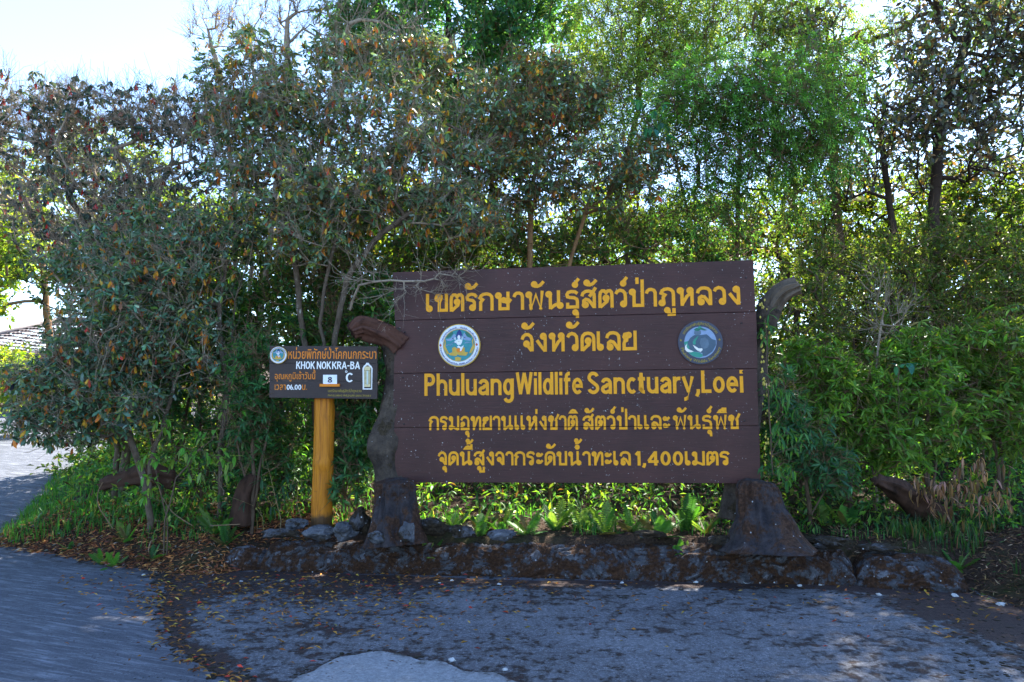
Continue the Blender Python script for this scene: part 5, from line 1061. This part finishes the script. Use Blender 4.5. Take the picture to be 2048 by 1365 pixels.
# leaf litter on the bank
LIT = [((.26, .1, .045), 4), ((.4, .17, .06), 3), ((.13, .055, .035), 3.5), ((.5, .28, .1), 1.2), ((.28, .24, .2), .7)]
x, y = scatter(30000, -6.2, -1.5, 6.6, 9.2, lambda x, y, d: (d > .01) & (d < 1.15 + .3 * np.sin(x * 5)))
p = np.stack([x, y, lut(GZ, x, y) + RG.uniform(0, .02, len(x))], -1); dd = RG.normal(0, 1, (len(x), 3)) * [1, 1, .18]
leafstuff('leaf_litter', p, dd, RG.uniform(.04, .09, len(x)), RG.uniform(.008, .02, len(x)), LIT)
x, y = scatter(15000, -2.5, 8, 5.2, 8.6, lambda x, y, d: (d > .02) & (d < 2.2))
p = np.stack([x, y, lut(GZ, x, y) + RG.uniform(0, .02, len(x))], -1)
leafstuff('leaf_litter', p, RG.normal(0, 1, (len(x), 3)) * [1, 1, .2], RG.uniform(.03, .07, len(x)), RG.uniform(.006, .018, len(x)), [((.07, .04, .028), 5), ((.14, .075, .04), 3), ((.24, .13, .06), 1), ((.035, .022, .018), 3)])
x, y = scatter(16000, 3.0, 7, 4.8, 7.8, lambda x, y, d: (d > -.05) & (d < 1.3))
p = np.stack([x, y, np.maximum(lut(GZ, x, y), 0) + RG.uniform(0, .03, len(x))], -1)
leafstuff('leaf_litter', p, RG.normal(0, 1, (len(x), 3)) * [1, 1, .35], RG.uniform(.03, .1, len(x)), RG.uniform(.005, .014, len(x)), [((.1, .055, .035), 5), ((.2, .12, .06), 3), ((.34, .24, .14), 1.2), ((.05, .03, .02), 3), ((.06, .11, .03), 1)])
# leaves fallen on the pavement
n = 1700; q = []
while len(q) < n:
    px, py = RG.uniform(120, 2040), 1148 + abs(RG.normal(0, 62))
    w_ = .12 + 1.1 * math.exp(-((px - 620) / 300) ** 2) + .5 * math.exp(-((px - 370) / 90) ** 2) * (1.6 if py > 1180 else 1) + .25 * (px > 1850)
    if RG.random() < w_ and py < 1500: q.append(PG(px, py)[:2])
for k_ in range(260):
    t = RG.random() * (len(JOINT) - 1); i = int(t); c_ = JOINT[i] * (1 - t + i) + JOINT[min(i + 1, 5)] * (t - i); q.append(c_ + RG.normal(0, .06, 2))
q = np.array(q); m = lut(GD, q[:, 0], q[:, 1]) < .02; q = q[m]
leafstuff('fallen_leaves', np.column_stack([q, roadz(q[:, 1]) + .012 + RG.uniform(0, .012, len(q))]), RG.normal(0, 1, (len(q), 3)) * [1, .7, .1], RG.uniform(.03, .065, len(q)), RG.uniform(.008, .02, len(q)),
          [((.34, .16, .03), 4), ((.4, .25, .05), 2), ((.22, .09, .03), 3), ((.4, .05, .03), .7), ((.12, .06, .035), 3)], roll=.35)
# dark moss cushions along the joint and the foot of the kerb
V_, F_ = [], []; nb = 0
bmt = bmesh.new(); bmesh.ops.create_icosphere(bmt, subdivisions=1, radius=1); bv = np.array([v.co[:] for v in bmt.verts]); bf = np.array([[v.index for v in f.verts] for f in bmt.faces]); bmt.free()
cs = [JOINT[int(t)] * (1 - t % 1) + JOINT[int(t) + 1] * (t % 1) + RG.normal(0, .05, 2) for t in RG.uniform(0, 4.9, 230)]
cs += [np.array(PATCH[int(t)]) * (1 - t % 1) + np.array(PATCH[int(t) + 1]) * (t % 1) + RG.normal(0, .03, 2) for t in RG.uniform(0, 6.9, 45)]
cs += [PG(px, RG.uniform(1150, 1200) + .02 * abs(px - 1000) * (px > 1000))[:2] for px in RG.uniform(300, 2040, 260)] + [PG(px, RG.uniform(1180, 1365))[:2] for px in RG.uniform(1900, 2060, 160)]
for c_ in cs:
    s_ = RG.uniform(.005, .02); a = RG.uniform(0, 6.3); v = bv * (1 + RG.normal(0, .2, (len(bv), 1))) * [s_ * RG.uniform(1, 1.9), s_, s_ * .25]
    v = v @ np.array([[math.cos(a), math.sin(a), 0], [-math.sin(a), math.cos(a), 0], [0, 0, 1]]) + [c_[0], c_[1], float(roadz(c_[1])) + .004]; V_.append(v); F_.append(bf + nb); nb += len(bv)
flat('moss_clump', (.018, .014, .008), .95, .4)
o = mesh_np('moss_cushions', np.vstack(V_), [np.vstack(F_)], 'moss_clump'); o['kind'] = 'stuff'
# grass
def grass(name, px_, pts, H, pal, n, spread=0.0):
    x, y = pts; m = len(x); base = np.stack([x, y, lut(GZ, x, y) - .01], -1); a = RG.uniform(0, 6.3, m); ln = RG.uniform(.15, .8, m)
    h = H * RG.uniform(.4, 1.1, m); d0 = np.stack([np.cos(a) * ln * .3, np.sin(a) * ln * .3, np.ones(m)], -1); s = np.stack([-np.sin(a), np.cos(a), 0 * a], -1); w = (.004 + .004 * H / .3) * RG.uniform(.6, 1.3, m)
    p1 = base + d0 * h[:, None] * .5; p2 = p1 + (d0 + np.stack([np.cos(a), np.sin(a), -.5 * np.ones(m)], -1) * ln[:, None]) * h[:, None] * .45
    w = w[:, None]; V = np.stack([base - s * w, base + s * w, p1 + s * w * .8, p1 - s * w * .8, p2], 1).reshape(-1, 3); o_ = (np.arange(m) * 5)[:, None]
    o = mesh_np(name, V, [o_ + np.array([[0, 1, 2, 3]]), o_ + np.array([[3, 2, 4]])], 'leaf_soft', tint=np.repeat(tints(pal, m, RG, .25), 5, 0)); o['kind'] = 'stuff'; return o
GRS = [((.03, .12, .025), 4), ((.05, .16, .03), 3), ((.1, .19, .04), 1), ((.2, .17, .07), .4)]
def lefty(x, y, d): return (d > .0) & (d < 1.5) & ((y - 8.15) > -(x + 5.5) * .1) & (vnoise(x, y, 1.6) > -.3)
grass('grass', None, scatter(26000, -9, -3.6, 7.9, 15, lefty), .17, GRS, 0)
grass('grass', None, scatter(2500, -5.4, -2.2, 7.0, 8.6, lambda x, y, d: (d > .3) & (vnoise(x, y, 2.1) > .05)), .16, GRS, 0)
grass('grass', None, scatter(6500, 3.5, 7, 5.3, 7.8, lambda x, y, d: (d > .12) & (vnoise(x, y, 1.9) > -.0)), .22, [((.025, .065, .02), 4), ((.045, .1, .025), 2), ((.16, .1, .05), .8)], 0)
grass('grass', None, scatter(3500, -2, 3.6, 7.0, 8.6, lambda x, y, d: (d > .25) & (vnoise(x, y, 1.9) > .1)), .16, GRS, 0)
# ferns: every frond is a part of its fern
def frond_mesh(seed, L=.34, n=19):
    rg = np.random.default_rng(seed); t = np.linspace(0, 1, n); arch = rg.uniform(.25, .7)
    X_ = L * (t - .12 * arch * t ** 2) * math.sin(arch * .6); Z_ = L * (t * math.cos(arch * .5) - arch * .42 * t ** 2.4); c_ = np.stack([X_, 0 * t, Z_], -1)
    V = []; Fq = []; tg = nrm(np.gradient(c_, axis=0)); nn = np.cross(tg, [0, 1, 0])
    for i in range(n):
        w = L * .19 * math.sin(math.pi * min(1, .16 + t[i] * .84)) ** .7 * rg.uniform(.85, 1.1); hw = L / n * .42
        for sg in (-1, 1):
            q0 = c_[i]; y_ = np.array([0, sg, 0.]); e_ = q0 + y_ * w + tg[i] * hw * .9 - nn[i] * w * .12; m_ = q0 + y_ * w * .5 - nn[i] * 0 + nn[i] * w * .03
            b = len(V); V += [q0 - tg[i] * hw, q0 + tg[i] * hw * .8, m_ + tg[i] * hw * 1.3, e_, m_ - tg[i] * hw * .6]; Fq.append((b, b + 1, b + 2, b + 3, b + 4) if sg > 0 else (b + 4, b + 3, b + 2, b + 1, b))
    for i in range(n - 1):
        b = len(V); w = .0022; V += [c_[i] + [0, w, .001], c_[i] - [0, w, -.001], c_[i + 1] - [0, w, -.001], c_[i + 1] + [0, w, .001]]; Fq.append((b, b + 1, b + 2, b + 3))
    me = bpy.data.meshes.new('frond'); me.from_pydata([tuple(v) for v in V], [], Fq); me.update()
    a_ = me.color_attributes.new('tint', 'FLOAT_COLOR', 'POINT'); cc_ = np.ones((len(V), 4), np.float32); g0 = [(.05, .16, .03), (.08, .22, .035), (.03, .1, .03), (.12, .2, .05), (.05, .12, .025), (.09, .17, .03), (.1, .08, .03)][seed % 7]
    cc_[:, :3] = np.array(g0) * rg.uniform(.8, 1.2, (len(V), 1)); a_.data.foreach_set('color', cc_.ravel()); me.materials.append(MATS['leaf_soft']); return me
FM = [frond_mesh(i, n=17 + i % 3) for i in range(8)]
def fern(c, s, nf, lab, seed, grp='sword ferns on the bank', pick=None):
    rg = random.Random(seed); root = empty('fern', c, lab, 'fern', grp)
    nf += 3
    for i in range(nf):
        o = bpy.data.objects.new('frond', FM[rg.choice(pick) if pick else rg.randrange(8)]); COL.objects.link(o); o.parent = root; k_ = s * rg.uniform(.75, 1.2); o.scale = (k_, k_, k_)
        o.rotation_euler = (rg.uniform(-.3, .3), rg.uniform(-.1, 1.15), 2 * math.pi * i / nf + rg.uniform(-.5, .5))
FP = [(860, 1030, 7.2, .7, 5, 'broad fern just right of the left stump'), (905, 1040, 7.4, .8, 5, 'fern under the sign next to the left stump'), (960, 1048, 7.25, 1.0, 6, 'fern with long low fronds under the word Phuluang'), (1003, 1042, 7.5, .9, 5, 'fern with spreading fronds under the left half of the sign'),
      (1055, 1046, 7.3, .9, 6, 'fern with an upright frond left of the middle of the sign'), (1110, 1050, 7.5, 1., 6, 'bushy fern below the middle of the sign'), (1165, 1040, 7.6, 1.1, 5, 'fern standing tall behind the middle of the sign foot'), (1210, 1046, 7.3, 1.1, 5, 'fern with one tall lit frond under the sign'),
      (1262, 1050, 7.35, .9, 6, 'fern with arching fronds right of the tall lit frond'), (1318, 1056, 7.1, 1.1, 7, 'large low fern near the kerb below the dark emblem'), (1362, 1056, 7.0, .85, 5, 'bright fern near the right stump in front'), (1372, 1030, 7.5, 1.1, 5, 'tall fern with two bright fronds behind, left of the right stump'),
      (1410, 1040, 7.3, .8, 5, 'fern tucked against the right stump'), (430, 1048, 7.6, 1.1, 5, 'tall fern left of the orange post beside the broken stump'), (452, 1050, 7.5, .8, 4, 'small fern right of the tall fern at the left'),
      (1655, 1010, 7.6, 1.0, 4, 'fern with upright fronds right of the right stump'), (1690, 1022, 7.5, .9, 4, 'second upright fern right of the right stump'), (1780, 1040, 7.4, .6, 4, 'small fern by the fallen log'), (1915, 1102, 6.75, .8, 4, 'bright fern near the kerb end at the right'), (1870, 1060, 7.1, .6, 3, 'little fern in the litter right of the log'),
      (140, 1088, 7.9, .55, 2, 'two small fronds in the litter at the far left'), (205, 1090, 7.5, .6, 3, 'small fern in the orange litter at the left'), (232, 1092, 7.4, .65, 3, 'young fern near the front of the litter bank'), (305, 1085, 7.4, .6, 3, 'small fern in the litter under the low rhododendron'), (255, 1050, 7.8, .8, 4, 'fern at the edge of the grass at the left'), (340, 1068, 7.5, .5, 2, 'tiny fern between litter and rhododendron stem')]
for i, (px, py, Y, s, nf, lab) in enumerate(FP):
    c_ = P(px, py, Y); c_[2] = float(lut(GZ, c_[0], Y)) - .01; fern(c_, s, nf, lab, i + 5)
# sapling whose big leaves can be told apart
def leaf_one(seed, L=.1, Wd=.036, col=(.1, .25, .04), curl=.3):
    rg = np.random.default_rng(seed); n = 7; t = np.linspace(0, 1, n); w = Wd * np.sin(np.pi * t ** .85) ** .8 * .5; V = []
    for i in range(n):
        zc = -curl * L * t[i] ** 2
        V += [(L * t[i], w[i], zc + w[i] * .35), (L * t[i], 0, zc), (L * t[i], -w[i], zc + w[i] * .35)]
    Fq = [(3 * i + j, 3 * i + j + 1, 3 * i + 4 + j, 3 * i + 3 + j) for i in range(n - 1) for j in (0, 1)]
    me = bpy.data.meshes.new('leaf'); me.from_pydata(V, [], Fq); me.update(); a_ = me.color_attributes.new('tint', 'FLOAT_COLOR', 'POINT')
    cc_ = np.ones((len(V), 4), np.float32); cc_[:, :3] = np.array(col) * (1 + .15 * rg.normal(0, 1, 3)); cc_[1::3, :3] *= 1.25; a_.data.foreach_set('color', cc_.ravel()); me.materials.append(MATS['leaf_soft']); return me
def leafy(name, label, cat, stems, n_leaf, spots, meshes, seed, bark_='bark_brown', hang=.5, group=None, r0=.008, leafname='leaf'):
    """spots: (px,py,Y,rx,ry) clouds in which the leaves hang"""
    rng = np.random.default_rng(seed); T = []
    for (px, py, Y, rx, ry), w_ in zip(spots, n_leaf): T.append(np.stack([P(px + rng.normal(0, rx * .5), py + rng.normal(0, ry * .5), Y + rng.normal(0, .08)) for _ in range(max(1, w_ // 3))]))
    T = np.vstack(T); root = empty(name, stems[0][0], label, cat, group); N, par, nt, tips = grow(stems, T, rng, .1, .6); r = radii(par, tips, r0, .0015, nt)
    sid = np.arange(len(N))
    for i in range(len(N)):
        if par[i] >= 0: sid[i] = sid[par[i]]
    for k_ in np.unique(sid):
        V, Q = tubes(N, par, r, sid == k_, 5)
        if len(V): mesh_np('stem', V, [Q], bark_, root, smooth=True)
    for k_ in tips:
        ax = N[k_] - N[par[k_]]
        for j in range(3):
            d = Vector(nrm(nrm(ax) * .5 + rng.normal(0, .6, 3) + np.array([0, 0, -hang]))); o = bpy.data.objects.new(leafname, meshes[rng.integers(len(meshes))]); COL.objects.link(o); o.parent = root
            qt = d.to_track_quat('X', 'Z'); o.rotation_mode = 'QUATERNION'; o.rotation_quaternion = qt; k2 = rng.uniform(.7, 1.2); o.scale = (k2, k2, k2)
            o.location = Vector(N[k_] - worldloc(root)) + Vector(rng.normal(0, .008, 3))
    return root
LMs = [leaf_one(i, .1, .036, c) for i, c in enumerate([(.1, .26, .04), (.08, .22, .03), (.15, .28, .05), (.07, .18, .03), (.18, .25, .05)])]
leafy('sapling', 'sapling with large bright green drooping leaves in front of the low rhododendron', 'sapling', [st(7.4, (330, 1040), (350, 960), (400, 900), (450, 860)), st(7.4, (335, 1040), (300, 900), (330, 850))], [54, 45, 24, 21, 24, 18, 21],
      [(400, 915, 7.4, 50, 30), (370, 880, 7.4, 45, 30), (330, 850, 7.5, 25, 15), (300, 930, 7.4, 30, 25), (290, 975, 7.35, 20, 25), (460, 940, 7.4, 20, 20), (460, 820, 7.6, 25, 30)], LMs, 201)
LMt = [leaf_one(i + 20, .12, .055, c, .2) for i, c in enumerate([(.03, .12, .09), (.04, .15, .1), (.03, .1, .06)])]
leafy('vine', 'climber with a few broad teal leaves hanging in front of the bright conifer', 'vine', [[P(1180, 330, 8.6), P(1260, 250, 8.5), P(1330, 200, 8.5)]], [15, 12, 9], [(1290, 215, 8.4, 40, 20), (1300, 250, 8.4, 30, 15), (1340, 270, 8.4, 25, 20)], LMt, 202, r0=.004)
leafy('broad_leaved_seedling', 'seedling with broad teal leaves in front of the right thicket', 'sapling', [[GY0(1800, 1000, 7.9), P(1800, 860, 7.85), P(1798, 740, 7.8)]], [9], [(1800, 735, 7.8, 25, 18)], LMt, 203, r0=.004)
LMb = [leaf_one(i + 30, .11, .02, c, .35) for i, c in enumerate([(.02, .07, .035), (.03, .09, .04), (.02, .05, .03)])]
leafy('bamboo_clump', 'dark shaded bamboo like clump left of the orange post', 'bamboo', [st(7.75, (560, 1040), (540, 940), (520, 890)), st(7.8, (600, 1040), (590, 940), (600, 880)), st(7.75, (530, 1040), (500, 960))], [42, 39, 36], [(545, 950, 7.7, 45, 40), (590, 960, 7.75, 35, 50), (520, 1000, 7.65, 50, 25)], LMb, 204, bark_='dry_stem', r0=.005)
leafy('bamboo_clump', 'dark shaded bamboo like clump between the orange post and the left trunk', 'bamboo', [st(7.75, (700, 1030), (700, 940)), st(7.75, (740, 1030), (745, 940))], [36, 24], [(700, 950, 7.7, 35, 40), (735, 940, 7.75, 25, 30)], LMb, 205, bark_='dry_stem', r0=.005)
LMd = [leaf_one(i + 40, .11, .024, c, .8) for i, c in enumerate([(.25, .14, .08), (.15, .08, .045), (.34, .23, .15), (.1, .05, .03)])]
leafy('dead_leaf_bush', 'bush hung with curled dry pinkish brown leaves at the right', 'shrub', [st(7.7, (1960, 1050), (1900, 960), (1860, 930)), st(7.7, (2000, 1050), (1990, 950), (2010, 900)), st(7.7, (1960, 1050), (1950, 900))], [54, 48, 54, 36, 30], [(1860, 975, 7.4, 50, 25), (1930, 970, 7.4, 45, 40), (1985, 990, 7.4, 45, 40), (1960, 930, 7.5, 50, 30), (1890, 1010, 7.3, 45, 25)], LMd, 206, hang=1.2, bark_='bark_brown')
LMv = [leaf_one(i + 50, .1, .022, c, .4) for i, c in enumerate([(.05, .15, .03), (.07, .19, .04), (.03, .1, .03)])]
orch = leafy('orchid_clump', 'strap leaved orchid with small yellow bulbs hanging down the right edge of the big sign', 'plant', [[P(1530, 640, 7.05), P(1535, 760, 7.0), P(1540, 870, 6.98), P(1545, 950, 6.95)]], [42, 66, 72, 54], [(1535, 660, 7.0, 15, 40), (1555, 790, 6.95, 25, 50), (1575, 870, 6.95, 30, 45), (1560, 940, 6.9, 30, 35)], LMv, 207, hang=.7)
bmt = bmesh.new(); bmesh.ops.create_icosphere(bmt, subdivisions=1, radius=1); bm_me = bpy.data.meshes.new('bulb'); bmt.to_mesh(bm_me); bmt.free(); flat('bulb_yellow', (.42, .34, .06), .5, .25); bm_me.materials.append(MATS['bulb_yellow'])
for i in range(64):
    py = RG.uniform(600, 950); px = 1514 + (py - 520) * .03 + abs(RG.normal(0, 12)) + 2; o = bpy.data.objects.new('bulb', bm_me); COL.objects.link(o); o.parent = orch
    o.location = Vector(P(px, py, 6.93 + RG.uniform(0, .1)) - worldloc(orch)); s_ = RG.uniform(.006, .011); o.scale = (s_, s_, s_ * 1.6)
# logs
t_ = empty('fallen_log', P(1850, 1010, 7.6), 'broken reddish log lying across the dark hollow at the right', 'log')
loft('log_body', [P(1756, 962, 7.35), P(1800, 985, 7.5), P(1850, 1018, 7.65), P(1900, 1050, 7.8)], [.05, .085, .11, .13], 'rot_wood', t_, 24, .03, .03, .006, 9, seed=15)
t_ = empty('fallen_log', P(270, 960, 8.2), 'mossy brown log behind the grass under the low rhododendron', 'log')
loft('log_body', [P(205, 972, 8.4), P(250, 960, 8.3), P(300, 950, 8.2), P(350, 958, 8.15)], [.05, .075, .09, .07], 'rot_wood', t_, 20, .03, .03, .005, 9, seed=16)
t_ = empty('broken_stump', P(490, 1040, 7.75), 'small broken splintered stump left of the orange post', 'stump')
loft('stump_body', [P(482, 1050, 7.75), P(486, 1010, 7.75), P(496, 975, 7.75), P(508, 950, 7.75)], [.11, .1, .07, .03], 'rot_wood', t_, 20, .025, .03, .01, 7, seed=17)
for i, (pts, lab) in enumerate([([P(206, 965, 7.9), P(196, 985, 7.88), P(197, 1012, 7.84), P(214, 1040, 7.8), P(226, 1058, 7.75)], 'bent pale brown stick standing in the litter at the left'), ([P(325, 995, 7.5), P(345, 1025, 7.4), P(385, 1052, 7.3)], 'grey stick leaning down beside the sapling'), ([P(420, 1052, 7.35), P(480, 1049, 7.3)], 'pale stick lying left of the orange post'), ([P(297, 1105, 6.95), P(300, 1085, 7.0), P(312, 1078, 7.05)], 'small forked twig on the orange litter')]):
    o = loft('stick', pts, [.0045] * len(pts), 'twig_brown', None, 6, .05, .001, caps=True, seed=i); tagset(o, lab, 'stick')
# pavilion beyond the side road
PV = empty('pavilion', P(110, 815, 26), 'open pavilion with a grey tiled hip roof beyond the side road at the left', 'building')
e0, e1 = P(-120, 712, 25.0), P(200, 712, 25.0); zE = float(e0[2]); rz = float(P(60, 642, 27)[2]); xa, xb = float(e0[0]) , float(e1[0]); ya, yb = 24.2, 30.0; ra, rb = xa + 2.6, xb - 1.2; ym = 27.1
def roofside(a, b, c_, d_, rows=14, cols=44):
    a, b, c_, d_ = map(lambda v: np.array(v, float), (a, b, c_, d_)); V = []; Fq = []
    for r_ in range(rows):
        for e_, lift in ((r_ / rows, .05), ((r_ + 1) / rows, .0)):
            for k_ in range(cols + 1):
                p_ = (a + (b - a) * k_ / cols) * (1 - e_) + (d_ + (c_ - d_) * k_ / cols) * e_; V.append(p_ + [0, 0, lift + (.025 if k_ % 2 else 0)])
    W_ = cols + 1
    for r_ in range(rows):
        for k_ in range(cols): b_ = r_ * 2 * W_ + k_; Fq.append((b_, b_ + 1, b_ + W_ + 1, b_ + W_))
    return mesh_np('roof_slope', np.array(V), [Fq], 'roof_tile', PV)
roofside((xa, ya, zE), (xb, ya, zE), (rb, ym, rz), (ra, ym, rz)); roofside((xb, ya, zE), (xb, yb, zE), (rb, ym, rz), (rb, ym, rz), 14, 30)
roofside((xa, yb, zE), (xa, ya, zE), (ra, ym, rz), (ra, ym, rz), 14, 30); roofside((xb, yb, zE), (xa, yb, zE), (ra, ym, rz), (rb, ym, rz))
rod('ridge_cap', (ra - .1, ym, rz + .05), (rb + .1, ym, rz + .05), .09, 'roof_tile', PV); rod('hip_cap', (rb, ym, rz + .05), (xb, ya, zE + .06), .08, 'roof_tile', PV); rod('hip_cap', (ra, ym, rz + .05), (xa, ya, zE + .06), .08, 'roof_tile', PV)
def box(name, a, b, mat, parent):
    (x0, y0, z0), (x1, y1, z1) = a, b; V = [(x, y, z) for x in (x0, x1) for y in (y0, y1) for z in (z0, z1)]
    return mesh_np(name, V, [[(0, 1, 3, 2), (4, 6, 7, 5), (0, 4, 5, 1), (2, 3, 7, 6), (0, 2, 6, 4), (1, 5, 7, 3)]], mat, parent)
box('fascia', (xa, ya - .03, zE - .16), (xb, ya + .02, zE - .005), 'fascia_brown', PV); box('fascia', (xb - .02, ya + .03, zE - .16), (xb + .03, yb, zE - .005), 'fascia_brown', PV)
for x_ in np.linspace(xa + .5, xb - .5, 4):
    for y_ in (ya + .5, yb - .5): box('post', (x_ - .08, y_ - .08, 1.2), (x_ + .08, y_ + .08, zE - .02), 'wood_post', PV)
box('back_wall', (xa + .6, yb - 1.4, 1.2), (xb - 1.5, yb - 1.2, zE - .05), 'dark_wall', PV)
